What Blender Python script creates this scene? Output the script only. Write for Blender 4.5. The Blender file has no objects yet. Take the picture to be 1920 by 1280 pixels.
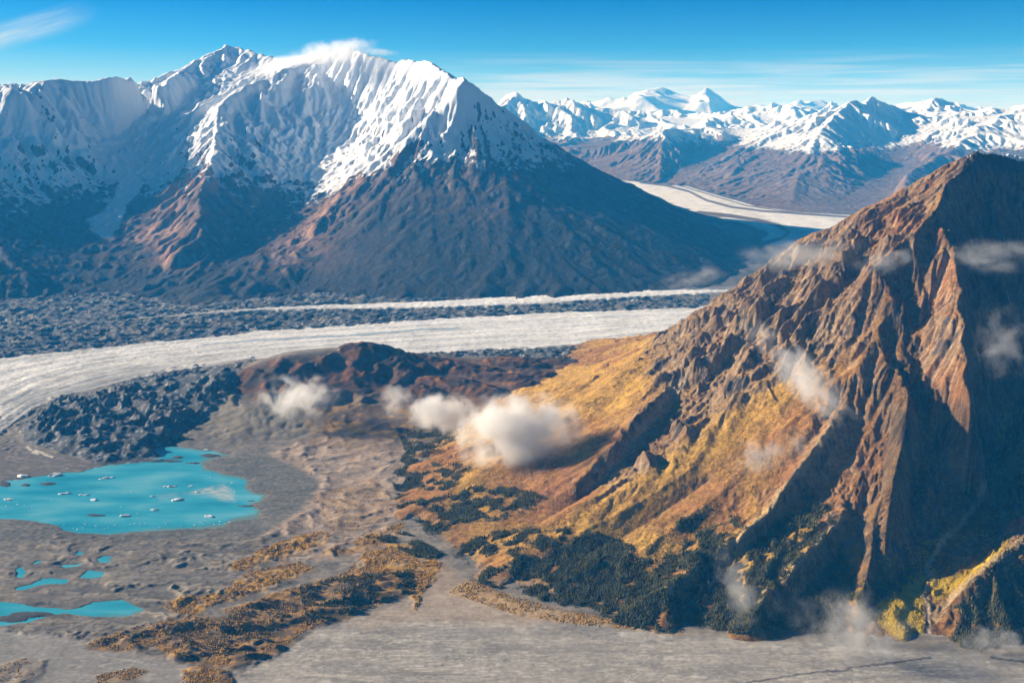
import bpy, math, random
import numpy as np
from mathutils import Vector
C = bpy.context.scene
R = math.radians
F32 = np.float32

# ------------------------------------------------------------------ camera
FPX = 1866.7                    # focal length in pixels of a 1920 x 1280 frame (35 mm lens)
HC = 1500.0                     # camera height above the lake, metres
PITCH = math.atan((640 - 215) / FPX)
cam = bpy.data.cameras.new('camera'); cam.sensor_width = 36; cam.lens = 35
cam.clip_start = 1; cam.clip_end = 300000
co = bpy.data.objects.new('camera', cam); C.collection.objects.link(co)
co.location = (0, 0, HC); co.rotation_euler = (math.pi / 2 - PITCH, 0, 0)
C.camera = co

# ------------------------------------------------------------------ sun and sky
SUN_AZ, SUN_EL = R(73), R(19.5)   # azimuth: to the left of the view direction
L = Vector((-math.sin(SUN_AZ) * math.cos(SUN_EL), math.cos(SUN_AZ) * math.cos(SUN_EL), math.sin(SUN_EL)))
sl = bpy.data.lights.new('sun', 'SUN'); sl.energy = 5.0; sl.angle = R(0.5); sl.color = (1.0, 0.96, 0.92)
so = bpy.data.objects.new('sun', sl); C.collection.objects.link(so)
so.rotation_euler = L.to_track_quat('Z', 'Y').to_euler(); so.location = (-3000, 0, 4000)

w = bpy.data.worlds.new('World'); C.world = w; w.use_nodes = True
nt = w.node_tree; N = nt.nodes; LK = nt.links
for n in list(N): N.remove(n)
def nn(nodes, t, **k):
    n = nodes.new(t)
    for a, b in k.items(): setattr(n, a, b)
    return n
out = nn(N, 'ShaderNodeOutputWorld'); bg = nn(N, 'ShaderNodeBackground')
sky = nn(N, 'ShaderNodeTexSky'); sky.sky_type = 'NISHITA'; sky.sun_disc = False
sky.sun_elevation = SUN_EL; sky.sun_rotation = -SUN_AZ
sky.altitude = 1500; sky.air_density = 1.0; sky.dust_density = 0.2; sky.ozone_density = 2.0
bg.inputs['Strength'].default_value = 0.05
def math_node(nodes, links, op, a, b=None, clamp=False):
    m = nn(nodes, 'ShaderNodeMath', operation=op, use_clamp=clamp)
    for i, v in enumerate((a, b)):
        if v is None: continue
        if isinstance(v, (int, float)): m.inputs[i].default_value = v
        else: links.new(v, m.inputs[i])
    return m.outputs[0]
def ramp(nodes, links, fac, stops, interp='LINEAR'):
    r = nn(nodes, 'ShaderNodeValToRGB'); r.color_ramp.interpolation = interp
    e = r.color_ramp.elements
    while len(e) < len(stops): e.new(0.5)
    for k, (p, c) in enumerate(stops):
        e[k].position = p; e[k].color = tuple(c) + (1,) if len(c) == 3 else c
    links.new(fac, r.inputs[0]); return r.outputs[0]
def mix(nodes, links, fac, a, b, mode='MIX'):
    m = nn(nodes, 'ShaderNodeMix', data_type='RGBA', blend_type=mode)
    for s, v in ((0, fac), (6, a), (7, b)):
        if isinstance(v, (int, float)): m.inputs[s].default_value = v
        elif isinstance(v, tuple): m.inputs[s].default_value = v + (1,)
        else: links.new(v, m.inputs[s])
    return m.outputs[2]
tc = nn(N, 'ShaderNodeTexCoord'); sx = nn(N, 'ShaderNodeSeparateXYZ'); LK.new(tc.outputs['Generated'], sx.inputs[0])
el = math_node(N, LK, 'MULTIPLY', sx.outputs['Z'], 8.0, clamp=True)     # 0 .. 7 degrees
tint = ramp(N, LK, el, [(0.0, (1.2, 1.0, 1.2)), (0.12, (0.95, 0.92, 1.2)), (0.27, (0.5, 0.76, 1.2)), (0.5, (0.13, 0.55, 1.15)), (0.85, (0.0, 0.38, 1.0)), (1.0, (0.022, 0.07, 0.15))])
skyc = mix(N, LK, 1.0, sky.outputs[0], tint, 'MULTIPLY')
# thin high cloud streaks near the horizon and one wisp up left
mp = nn(N, 'ShaderNodeMapping'); mp.inputs['Scale'].default_value = (3.0, 3.0, 95.0); LK.new(tc.outputs['Generated'], mp.inputs[0])
cn = nn(N, 'ShaderNodeTexNoise'); cn.inputs['Scale'].default_value = 2.2; cn.inputs['Detail'].default_value = 7; cn.inputs['Distortion'].default_value = 0.3
LK.new(mp.outputs[0], cn.inputs['Vector'])
band = ramp(N, LK, el, [(0.0, (1, 1, 1)), (0.22, (0.85,) * 3), (0.36, (0.35,) * 3), (0.47, (0, 0, 0))])
side = ramp(N, LK, math_node(N, LK, 'ADD', sx.outputs['X'], 0.5), [(0.40, (0, 0, 0)), (0.50, (1, 1, 1))])
cf = ramp(N, LK, cn.outputs['Fac'], [(0.42, (0, 0, 0)), (0.62, (1, 1, 1))])
cfac = math_node(N, LK, 'MULTIPLY', math_node(N, LK, 'MULTIPLY', cf, band), side)
skyc = mix(N, LK, math_node(N, LK, 'MULTIPLY', cfac, 0.8), skyc, (8.2, 8.4, 8.9))
# wisp: a streak in direction space, from (-.51,.30) up to (-.40,.33)
def streak(x0, z0, x1, z1, wd, k):
    dx, dz = x1 - x0, z1 - z0; ln = math.hypot(dx, dz); dx /= ln; dz /= ln
    X = math_node(N, LK, 'DIVIDE', sx.outputs['X'], sx.outputs['Y']); Z = math_node(N, LK, 'DIVIDE', sx.outputs['Z'], sx.outputs['Y'])
    ax = math_node(N, LK, 'SUBTRACT', X, x0); az = math_node(N, LK, 'SUBTRACT', Z, z0)
    t = math_node(N, LK, 'DIVIDE', math_node(N, LK, 'ADD', math_node(N, LK, 'MULTIPLY', ax, dx), math_node(N, LK, 'MULTIPLY', az, dz)), ln)
    q = math_node(N, LK, 'ADD', math_node(N, LK, 'MULTIPLY', ax, -dz), math_node(N, LK, 'MULTIPLY', az, dx))
    mm = nn(N, 'ShaderNodeCombineXYZ'); LK.new(math_node(N, LK, 'MULTIPLY', t, 1.6), mm.inputs[0]); LK.new(math_node(N, LK, 'DIVIDE', q, wd * 0.7), mm.inputs[1])
    no = nn(N, 'ShaderNodeTexNoise'); no.inputs['Scale'].default_value = 2.0; no.inputs['Detail'].default_value = 8; no.inputs['Roughness'].default_value = 0.6; no.inputs['Distortion'].default_value = 0.6
    LK.new(mm.outputs[0], no.inputs['Vector'])
    a = ramp(N, LK, math_node(N, LK, 'DIVIDE', math_node(N, LK, 'ABSOLUTE', q), wd), [(0.15, (1, 1, 1)), (1.0, (0, 0, 0))], 'EASE')
    b = ramp(N, LK, t, [(0.0, (1, 1, 1)), (0.6, (1, 1, 1)), (1.0, (0, 0, 0))], 'EASE')
    c = ramp(N, LK, no.outputs['Fac'], [(0.30, (0.15,) * 3), (0.68, (1, 1, 1))])
    f = math_node(N, LK, 'MULTIPLY', math_node(N, LK, 'MULTIPLY', a, b), math_node(N, LK, 'MULTIPLY', c, k))
    return math_node(N, LK, 'MULTIPLY', f, ramp(N, LK, sx.outputs['Y'], [(0.5, (0, 0, 0)), (0.6, (1, 1, 1))]))
skyc = mix(N, LK, streak(-0.60, 0.045, -0.39, 0.100, 0.016, 0.8), skyc, (6.5, 7.4, 8.0))
LK.new(skyc, bg.inputs['Color']); LK.new(bg.outputs[0], out.inputs[0])

C.view_settings.view_transform = 'Standard'; C.view_settings.look = 'None'
C.view_settings.exposure = 0.95; C.view_settings.gamma = 1
C.render.engine = 'CYCLES'; C.render.filter_size = 1.15
cy = C.cycles
cy.max_bounces = 8; cy.diffuse_bounces = 2; cy.glossy_bounces = 2; cy.volume_bounces = 6; cy.transparent_max_bounces = 8
cy.volume_step_rate = 1.0; cy.use_denoising = True

# ------------------------------------------------------------------ photo pixel <-> world
CT, ST = math.cos(PITCH), math.sin(PITCH)
def ray(px, py):
    a = (px - 960) / FPX; b = (640 - py) / FPX
    return a, CT + b * ST, -ST + b * CT
def P(px, py, Y):
    a, dy, dz = ray(px, py); t = Y / dy
    return (a * t, Y, HC + dz * t)
def G(px, py, z=0.0):
    a, dy, dz = ray(px, py); t = (z - HC) / dz
    return (a * t, dy * t, z)
def project(x, y, z):
    dzc = z - HC
    fw = y * CT - dzc * ST; up = y * ST + dzc * CT
    fw = np.maximum(fw, 1.0)
    return 960 + FPX * x / fw, 640 - FPX * up / fw

# ------------------------------------------------------------------ numpy noise
def _hash(ix, iy, seed):
    h = (ix.astype(np.uint32) * np.uint32(374761393) + iy.astype(np.uint32) * np.uint32(668265263) + np.uint32(seed * 974711 + 12345))
    h = (h ^ (h >> np.uint32(13))) * np.uint32(1274126177)
    return h ^ (h >> np.uint32(16))
def perlin(x, y, seed=0):
    x = np.asarray(x, F32); y = np.asarray(y, F32)
    fx = np.floor(x); fy = np.floor(y); ix = fx.astype(np.int64); iy = fy.astype(np.int64)
    dx = x - fx; dy = y - fy
    u = dx * dx * dx * (dx * (dx * 6 - 15) + 10); v = dy * dy * dy * (dy * (dy * 6 - 15) + 10)
    def g(ox, oy):
        a = _hash(ix + ox, iy + oy, seed).astype(F32) * F32(2 * math.pi / 4294967296.0)
        return np.cos(a) * (dx - ox) + np.sin(a) * (dy - oy)
    a = g(0, 0); b = g(1, 0); c = g(0, 1); d = g(1, 1)
    return (a + u * (b - a) + v * (c - a + u * (a - b - c + d))) * F32(1.5)
def fbm(x, y, oct=5, seed=0, gain=0.5, lac=2.03):
    s = 0; a = 1.0; t = 0
    for k in range(oct):
        s = s + a * perlin(x, y, seed + k * 17); t += a; a *= gain; x = x * lac + 3.7; y = y * lac - 1.3
    return s / t * 1.3
def ridged(x, y, oct=5, seed=0, gain=0.5, lac=2.05):
    s = 0; a = 1.0; t = 0; wgt = 1.0
    for k in range(oct):
        n = 1 - np.abs(perlin(x, y, seed + k * 13)) * 1.6
        n = np.clip(n, 0, 1) ** 2 * wgt; wgt = np.clip(n * 1.8, 0, 1)
        s = s + a * n; t += a; a *= gain; x = x * lac + 1.1; y = y * lac + 5.2
    return s / t
def sstep(a, b, x):
    t = np.clip((x - a) / (b - a), 0, 1); return t * t * (3 - 2 * t)
def lerp(a, b, t): return a + (b - a) * t

# ------------------------------------------------------------------ polygons (photo-traced outlines)
def inside(poly, x, y):
    r = np.zeros(np.shape(x), bool); n = len(poly)
    xs = [p[0] for p in poly]; ys = [p[1] for p in poly]
    bb = (x >= min(xs)) & (x <= max(xs)) & (y >= min(ys)) & (y <= max(ys))
    X = x[bb]; Y = y[bb]; q = np.zeros(X.shape, bool)
    for i in range(n):
        x0, y0 = poly[i]; x1, y1 = poly[i - 1]
        if y0 == y1: continue
        q ^= ((y0 > Y) != (y1 > Y)) & (X < (x1 - x0) * (Y - y0) / (y1 - y0) + x0)
    r[bb] = q; return r
def sdist(poly, x, y, R0):
    """signed distance to a polygon (negative inside), clipped at R0"""
    xs = [p[0] for p in poly]; ys = [p[1] for p in poly]
    d = np.full(np.shape(x), R0, F32)
    bb = (x >= min(xs) - R0) & (x <= max(xs) + R0) & (y >= min(ys) - R0) & (y <= max(ys) + R0)
    X = x[bb]; Y = y[bb]; q = np.full(X.shape, R0 * R0, F32)
    for i in range(len(poly)):
        x0, y0 = poly[i]; x1, y1 = poly[i - 1]; ex, ey = x1 - x0, y1 - y0
        t = np.clip(((X - x0) * ex + (Y - y0) * ey) / (ex * ex + ey * ey + 1e-9), 0, 1)
        q = np.minimum(q, (X - x0 - t * ex) ** 2 + (Y - y0 - t * ey) ** 2)
    s = np.sqrt(q); s[inside(poly, X, Y)] *= -1
    d[bb] = s; return d
def pathdist(pts, x, y, R0):
    d = np.full(np.shape(x), R0 * R0, F32)
    for i in range(len(pts) - 1):
        x0, y0 = pts[i]; x1, y1 = pts[i + 1]; ex, ey = x1 - x0, y1 - y0
        t = np.clip(((x - x0) * ex + (y - y0) * ey) / (ex * ex + ey * ey + 1e-9), 0, 1)
        d = np.minimum(d, (x - x0 - t * ex) ** 2 + (y - y0 - t * ey) ** 2)
    return np.sqrt(d)

# ------------------------------------------------------------------ height fields from ridge and valley lines
class Field:
    def __init__(s, x0, x1, y0, y1, cell):
        s.x0, s.y0, s.cell = x0, y0, cell
        s.nx = int((x1 - x0) / cell) + 1; s.ny = int((y1 - y0) / cell) + 1
        s.x1 = x0 + (s.nx - 1) * cell; s.y1 = y0 + (s.ny - 1) * cell
        s.X, s.Y = np.meshgrid(np.linspace(x0, s.x1, s.nx, dtype=F32), np.linspace(y0, s.y1, s.ny, dtype=F32))
    def solve(s, curves, edges=None, screen=0.0, maxl=6):
        """smallest-tension surface through the curves (lists of x,y,z); edges: dict side -> z"""
        h = None
        for lv in range(maxl, -1, -1):
            k = 2 ** lv; nx = max(8, (s.nx + k - 1) // k); ny = max(8, (s.ny + k - 1) // k)
            sumz = np.zeros(nx * ny); cnt = np.zeros(nx * ny)
            for c in curves:
                c = np.array(c, float)
                if len(c) > 1:
                    seg = []
                    for a, b in zip(c[:-1], c[1:]):
                        m = max(2, int(np.hypot(*(b - a)[:2]) / (s.cell * k) * 2.5) + 1)
                        t = np.linspace(0, 1, m)[:, None]; seg.append(a + (b - a) * t)
                    c = np.concatenate(seg)
                gx = np.rint((c[:, 0] - s.x0) / (s.x1 - s.x0) * (nx - 1)).astype(int)
                gy = np.rint((c[:, 1] - s.y0) / (s.y1 - s.y0) * (ny - 1)).astype(int)
                ok = (gx >= 0) & (gx < nx) & (gy >= 0) & (gy < ny); i = gy[ok] * nx + gx[ok]
                sumz += np.bincount(i, c[ok, 2], nx * ny); cnt += np.bincount(i, minlength=nx * ny)
            fix = (cnt > 0).reshape(ny, nx); fz = (sumz / np.maximum(cnt, 1)).reshape(ny, nx)
            for side, z in (edges or {}).items():
                sl_ = {'l': (slice(None), 0), 'r': (slice(None), -1), 'n': (0, slice(None)), 'f': (-1, slice(None))}[side]
                fix[sl_] = True; fz[sl_] = z
            if h is None: h = np.full((ny, nx), fz[fix].mean() if not screen else 0.0)
            else: h = resize(h, ny, nx)
            it = 260 if lv == maxl else (120 if lv > 2 else 50 if lv > 0 else 14)
            h[fix] = fz[fix]
            sc = screen * (s.cell * k) ** 2
            for _ in range(it):
                p = np.pad(h, 1, mode='edge')
                h = (p[:-2, 1:-1] + p[2:, 1:-1] + p[1:-1, :-2] + p[1:-1, 2:]) / (4 + sc)
                h[fix] = fz[fix]
        return h.astype(F32)
    def sample(s, h, x, y):
        gx = np.clip((np.asarray(x) - s.x0) / s.cell, 0, s.nx - 1.001); gy = np.clip((np.asarray(y) - s.y0) / s.cell, 0, s.ny - 1.001)
        ix = gx.astype(int); iy = gy.astype(int); u = gx - ix; v = gy - iy
        return (h[iy, ix] * (1 - u) + h[iy, ix + 1] * u) * (1 - v) + (h[iy + 1, ix] * (1 - u) + h[iy + 1, ix + 1] * u) * v
    def hit(s, h, px, py, off=0.0, Y0=None, Y1=None):
        """where the view ray of a photo pixel meets the surface raised by off"""
        a, dy, dz = ray(px, py); Y = np.linspace(Y0 or s.y0, Y1 or s.y1, 900)
        x = a * Y / dy; z = HC + dz * Y / dy
        g = s.sample(h, x, Y) + off
        ok = (x >= s.x0) & (x <= s.x1)
        i = np.nonzero((z < g) & ok)[0]
        if len(i) == 0: return None
        i = i[0]; return (x[i], Y[i], z[i])
    def traced(s, h, pts, off):
        r = []
        for i, p in enumerate(pts):
            o = off * (p[2] if len(p) > 2 else 1.0)
            q = s.hit(h, p[0], p[1], o)
            if q is not None and (not r or math.dist(r[-1][:2], q[:2]) < 900): r.append((q[0], q[1], o))
        return r
def resize(h, ny, nx):
    gy = np.linspace(0, h.shape[0] - 1.001, ny); gx = np.linspace(0, h.shape[1] - 1.001, nx)
    iy = gy.astype(int); ix = gx.astype(int); v = (gy - iy)[:, None]; u = gx - ix
    a = h[iy][:, ix]; b = h[iy][:, ix + 1]; c = h[iy + 1][:, ix]; d = h[iy + 1][:, ix + 1]
    return (a * (1 - u) + b * u) * (1 - v) + (c * (1 - u) + d * u) * v
def blur(h, n=1):
    for _ in range(n):
        p = np.pad(h, 1, mode='edge')
        h = (p[:-2, 1:-1] + p[2:, 1:-1] + p[1:-1, :-2] + p[1:-1, 2:] + 4 * h) / 8
    return h
def erode(h, cell, drops=200000, batch=8000, steps=46, seed=1, strength=0.30, inertia=0.25, cap=4.0, mask=None, dep=0.25):
    """running-water erosion: many drops roll downhill, carving gullies"""
    rng = np.random.default_rng(seed); h = h.astype(np.float64) / cell; ny, nx = h.shape
    cand = None
    if mask is not None: cand = np.flatnonzero(mask.ravel())
    for b in range(drops // batch):
        if cand is None: x = rng.uniform(1, nx - 2.01, batch); y = rng.uniform(1, ny - 2.01, batch)
        else:
            i = cand[rng.integers(0, len(cand), batch)]
            x = np.clip(i % nx + rng.random(batch), 1, nx - 2.01); y = np.clip(i // nx + rng.random(batch), 1, ny - 2.01)
        vx = np.zeros(batch); vy = np.zeros(batch); sp = np.ones(batch); wt = np.ones(batch); sed = np.zeros(batch)
        alive = np.ones(batch, bool)
        dh = np.zeros(nx * ny)
        for st in range(steps):
            ix = x.astype(int); iy = y.astype(int); u = x - ix; v = y - iy; k = iy * nx + ix
            f = h.ravel()
            a = f[k]; bb = f[k + 1]; c = f[k + nx]; d = f[k + nx + 1]
            gx = (bb - a) * (1 - v) + (d - c) * v; gy = (c - a) * (1 - u) + (d - bb) * u
            h0 = (a * (1 - u) + bb * u) * (1 - v) + (c * (1 - u) + d * u) * v
            vx = vx * inertia - gx * (1 - inertia); vy = vy * inertia - gy * (1 - inertia)
            ln = np.hypot(vx, vy) + 1e-9; vx /= ln; vy /= ln
            x2 = x + vx; y2 = y + vy
            alive &= (x2 > 1) & (x2 < nx - 2.01) & (y2 > 1) & (y2 < ny - 2.01)
            x2 = np.where(alive, x2, x); y2 = np.where(alive, y2, y)
            jx = x2.astype(int); jy = y2.astype(int); uu = x2 - jx; vv = y2 - jy; kk = jy * nx + jx
            h1 = (f[kk] * (1 - uu) + f[kk + 1] * uu) * (1 - vv) + (f[kk + nx] * (1 - uu) + f[kk + nx + 1] * uu) * vv
            dz = h1 - h0
            capc = np.maximum(-dz, 0.01) * sp * wt * cap
            up = dz > 0
            am = np.where(up, np.minimum(dz, sed), np.where(sed > capc, (sed - capc) * dep, -np.minimum((capc - sed) * strength, np.maximum(-dz, 0))))
            am = np.where(alive, am, 0)
            sed -= am
            for kk_, ww in ((k, (1 - u) * (1 - v)), (k + 1, u * (1 - v)), (k + nx, (1 - u) * v), (k + nx + 1, u * v)):
                dh += np.bincount(kk_, am * ww, nx * ny)
            sp = np.sqrt(np.clip(sp * sp - dz * 4, 0.05, 16)); wt *= 0.985; x, y = x2, y2
            if st % 12 == 11:
                h += np.clip(dh.reshape(ny, nx), -0.35, 0.35); dh[:] = 0
        h += np.clip(dh.reshape(ny, nx), -0.35, 0.35)
    return (h * cell).astype(F32)

def erode_ms(h, cell, levels, seed, mask):
    """erosion from coarse to fine: levels of (reduction, drops, strength)"""
    for q, (k, n, st) in enumerate(levels):
        if k == 1: h = erode(h, cell, n, 8000, 56, seed + q, st, mask=mask, cap=3.5); continue
        ny, nx = h.shape; my, mx = ny // k, nx // k
        low = resize(blur(h, k), my, mx)
        e = erode(low, cell * k, n, 5000, 56, seed + q, st, mask=resize(mask.astype(F32), my, mx) > .5, cap=3.5)
        h = h + blur(resize(e - low, ny, nx).astype(F32), k // 2)
    return h
def slopes(h, cell):
    gy, gx = np.gradient(h, cell); return gx, gy, np.hypot(gx, gy)

# ------------------------------------------------------------------ mesh making
def grid_faces(ny, nx):
    i = np.arange(ny * nx, dtype=np.int32).reshape(ny, nx)
    return np.stack([i[:-1, :-1], i[:-1, 1:], i[1:, 1:], i[1:, :-1]], -1).reshape(-1, 4)
def make_mesh(name, V, faces, mat, cols=None, floats=None, kind='structure', smooth=True, **tags):
    used = np.zeros(len(V), bool); used[faces.ravel()] = True
    mp_ = np.cumsum(used) - 1; V = V[used]; faces = mp_[faces].astype(np.int32); n, k = faces.shape
    me = bpy.data.meshes.new(name)
    me.vertices.add(len(V)); me.vertices.foreach_set('co', np.ascontiguousarray(V, F32).ravel())
    me.loops.add(n * k); me.loops.foreach_set('vertex_index', faces.ravel())
    me.polygons.add(n); me.polygons.foreach_set('loop_start', np.arange(0, n * k, k, dtype=np.int32))
    if smooth: me.polygons.foreach_set('use_smooth', np.ones(n, bool))
    for nm, a in (cols or {}).items():
        at = me.color_attributes.new(nm, 'FLOAT_COLOR', 'POINT')
        q = np.ones((len(V), 4), F32); q[:, :3] = a.reshape(-1, 3)[used]; at.data.foreach_set('color', q.ravel())
    for nm, a in (floats or {}).items():
        at = me.attributes.new(nm, 'FLOAT', 'POINT'); at.data.foreach_set('value', np.ascontiguousarray(a.ravel()[used], F32))
    me.update(calc_edges=True)
    me.materials.append(mat)
    o = bpy.data.objects.new(name, me); C.collection.objects.link(o)
    if kind: o['kind'] = kind
    for a, b in tags.items(): o[a] = b
    return o

def terrain_mat(name, s, bump=1.0, snow_soft=0.10, contrast=0.5, aniso=(1, 1, 1)):
    """ground colour from the 'alb' attribute, snow from 'snow'; s = size in metres of the finest grain"""
    m = bpy.data.materials.new(name); m.use_nodes = True; n = m.node_tree.nodes; l = m.node_tree.links
    b = n['Principled BSDF']; b.inputs['Roughness'].default_value = 0.92; b.inputs['Specular IOR Level'].default_value = 0.12
    tc = nn(n, 'ShaderNodeTexCoord'); mp = nn(n, 'ShaderNodeMapping'); mp.inputs['Scale'].default_value = aniso; l.new(tc.outputs['Object'], mp.inputs[0])
    def noise(sc, det, ro=0.6):
        t = nn(n, 'ShaderNodeTexNoise'); t.inputs['Scale'].default_value = 1.0 / sc; t.inputs['Detail'].default_value = det; t.inputs['Roughness'].default_value = ro
        l.new(mp.outputs[0], t.inputs['Vector']); return t.outputs['Fac']
    n1 = noise(s * 3.5, 4, 0.65); n2 = noise(s * 22, 4)
    alb = nn(n, 'ShaderNodeAttribute', attribute_name='alb'); sn = nn(n, 'ShaderNodeAttribute', attribute_name='snow')
    g = math_node(n, l, 'MULTIPLY', ramp(n, l, n1, [(0.25, (1 - contrast,) * 3), (0.75, (1 + contrast,) * 3)]), ramp(n, l, n2, [(0.3, (0.82,) * 3), (0.7, (1.18,) * 3)]))
    base = mix(n, l, 1.0, alb.outputs['Color'], g, 'MULTIPLY')
    v = math_node(n, l, 'ADD', sn.outputs['Fac'], math_node(n, l, 'MULTIPLY', math_node(n, l, 'SUBTRACT', n1, 0.5), 0.9))
    mr = nn(n, 'ShaderNodeMapRange', interpolation_type='SMOOTHSTEP'); l.new(v, mr.inputs[0]); mr.inputs[1].default_value = 0.5 - snow_soft; mr.inputs[2].default_value = 0.5 + snow_soft
    col = mix(n, l, mr.outputs[0], base, (0.80, 0.82, 0.86))
    l.new(col, b.inputs['Base Color'])
    bp = nn(n, 'ShaderNodeBump'); bp.inputs['Strength'].default_value = 0.9; bp.inputs['Distance'].default_value = s * bump
    hh = math_node(n, l, 'MULTIPLY', n1, math_node(n, l, 'SUBTRACT', 1.0, math_node(n, l, 'MULTIPLY', mr.outputs[0], 0.65)))
    l.new(hh, bp.inputs['Height']); l.new(bp.outputs[0], b.inputs['Normal'])
    return m
def rgb(*c): return np.array(c, F32)
def paint(alb, mask, col):
    alb += (col - alb) * mask[..., None]
def wpoly(px, py, poly, j=0.0):
    return inside(poly, px + j, py + j)
def soft(poly, px, py, wd):
    """1 inside the outline, falling to 0 over wd pixels"""
    return sstep(wd, -wd, sdist(poly, px, py, wd * 2.0))

def crest_fade(X, Y, curves, wd, lo=.15):
    d = np.full(X.shape, 1e9, F32)
    for c in curves:
        d = np.minimum(d, pathdist([q[:2] for q in c], X, Y, 1e5))
    return lo + (1 - lo) * sstep(0, wd, d)

# ================================================================== valley base (smooth)
def zglac(Y): return 25 + np.clip(Y - 5200, 0, None) * 0.018 + 0 * Y
def gpoint(px, py, zf=zglac):
    a, dy, dz = ray(px, py); Y = np.linspace(1500, 40000, 20000)
    z = HC + dz * Y / dy; i = np.argmax(z < zf(Y)); return (a * Y[i] / dy, Y[i], float(zf(Y[i])))
VB = Field(-9000, 9000, 1500, 22000, 60)
vcur = []
for q in ([(-300, 1000), (0, 985), (200, 1010), (400, 1000), (500, 950), (480, 900)], [(-300, 880), (100, 880), (300, 840), (420, 850)],
          [(-300, 1180), (200, 1160), (500, 1180), (900, 1200), (1500, 1240), (2200, 1250)], [(-300, 1090), (300, 1080)]):
    vcur.append([G(a, b, 3) for a, b in q])
vcur.append([G(640, 1000, 9), G(700, 960, 16), G(720, 1040, 9)])
vcur.append([G(560, 860, 12), G(640, 850, 22), G(700, 830, 40), G(770, 790, 62), G(850, 745, 95), (G(930, 730, 118)), G(1010, 712, 135)])
vcur.append([G(640, 800, 42), G(700, 770, 70)])
vcur.append([G(880, 680, 105), G(1000, 668, 95), G(1100, 672, 110)])
for q in ([(-400, 700), (0, 700), (200, 680), (430, 672)], [(800, 662), (950, 655), (1240, 630)], [(-400, 610), (0, 600), (480, 548), (900, 562), (1350, 540)],
          [(1400, 480), (1560, 410)], [(1310, 405), (1170, 342)]):
    vcur.append([gpoint(a, b) for a, b in q])
vcur.append([G(-300, 800, 14), G(0, 800, 16), G(60, 800, 26), G(200, 780, 30), G(300, 760, 30)])
# the brown hill: crest, left rim, hollow and foot
vcur.append([P(405, 800, 4620), P(435, 735, 4980), P(480, 678, 5250), P(540, 655, 5330), P(620, 646, 5350), P(700, 648, 5380), P(750, 655, 5420), P(795, 668, 5500)])
vcur.append([G(300, 835, 8), G(340, 845, 6), G(430, 840, 8), G(500, 830, 14), G(600, 812, 28)])
vcur.append([P(360, 760, 4900), P(330, 790, 4700)])
vcur.append([P(545, 745, 4830), P(620, 735, 4900), P(700, 735, 5000)])
vcur.append([(x, 5900, 55) for x in range(-2200, -600, 200)])
vcur.append([(-9000, 30000, 450), (9000, 30000, 450)])
zbase = VB.solve(vcur, edges={'n': 0, 'f': 330}, maxl=5)
zbase = blur(zbase, 3)
def GB(px, py, off=0.0):
    q = VB.hit(zbase, px, py, off)
    return q if q is not None else gpoint(px, py)
def wp(poly, off=0.0): return [GB(a, b, off)[:2] for a, b in poly]

# ================================================================== near mountain
print('near mountain')
M1 = Field(-1000, 4600, 2150, 7300, 4.0)
foot = [(1130, 684, 150), (1060, 697, 140), (1000, 715, 125), (930, 735, 112), (860, 775, 80), (800, 830, 58), (765, 880, 42), (745, 960, 25), (790, 1020, 14), (870, 1075, 5),
        (960, 1125, 3), (1060, 1148, 2), (1150, 1168, 2), (1250, 1180, 2), (1350, 1190, 2), (1450, 1196, 2), (1560, 1212, 2), (1650, 1222, 2), (1745, 1232, 2), (1850, 1222, 2), (1980, 1200, 2), (2300, 1185, 2), (2700, 1200, 2), (3200, 1200, 2)]
foot = [G(*p) for p in foot]
R0 = [P(*p) for p in [(2500, 480, 4900), (2200, 345, 4850), (2000, 300, 4700), (1920, 296, 4700), (1880, 288, 4650), (1830, 281, 4600), (1770, 305, 4610), (1700, 345, 4650), (1630, 382, 4700), (1560, 412, 4750), (1515, 436, 4800), (1480, 456, 4850), (1440, 487, 4900),
     (1400, 517, 4950), (1345, 549, 5000), (1290, 593, 5050), (1230, 641, 5100), (1180, 667, 5150), (1110, 689, 5250)]]
R1 = [P(*p) for p in [(1830, 281, 4600), (1775, 345, 4350), (1757, 400, 4150), (1675, 475, 4000), (1600, 560, 3900), (1603, 625, 3770), (1610, 680, 3630), (1625, 760, 3470), (1632, 840, 3310), (1620, 920, 3160), (1602, 1010, 3030), (1590, 1090, 2860), (1562, 1200, 2680)]]
R2 = [P(*p) for p in [(1775, 345, 4350), (1784, 410, 4180), (1788, 440, 4080), (1794, 475, 3940), (1793, 505, 3820), (1806, 540, 3720), (1795, 570, 3640), (1812, 603, 3560), (1802, 632, 3490), (1817, 665, 3425), (1804, 700, 3360), (1822, 738, 3310), (1820, 774, 3285), (1850, 845, 3270)]]
V12 = [P(*p) for p in [(1742, 535, 3850), (1722, 628, 3680), (1720, 702, 3540), (1733, 764, 3420), (1735, 842, 3300), (1718, 912, 3180), (1700, 983, 3050), (1670, 1060, 2900), (1630, 1130, 2780)]]
R3 = [P(*p) for p in [(1680, 685, 3560), (1703, 739, 3400), (1697, 808, 3250), (1678, 879, 3145), (1665, 956, 3035), (1658, 1030, 2940), (1643, 1092, 2865)]]
V13 = [P(*p) for p in [(1665, 755, 3450), (1660, 836, 3300), (1650, 908, 3150), (1640, 987, 3000), (1628, 1063, 2870), (1610, 1121, 2780)]]
VS = [P(*p) for p in [(1950, 620, 4300), (1930, 760, 3900), (1890, 850, 3620), (1845, 910, 3430), (1800, 985, 3230), (1745, 1040, 3080), (1735, 1100, 2900)]] + [G(1738, 1170, 10), G(1745, 1228, 2)]
R5 = [P(*p) for p in [(2250, 760, 3500), (2050, 915, 3100), (1920, 1005, 2940), (1850, 1058, 2840), (1790, 1110, 2770), (1758, 1155, 2710)]]
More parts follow.
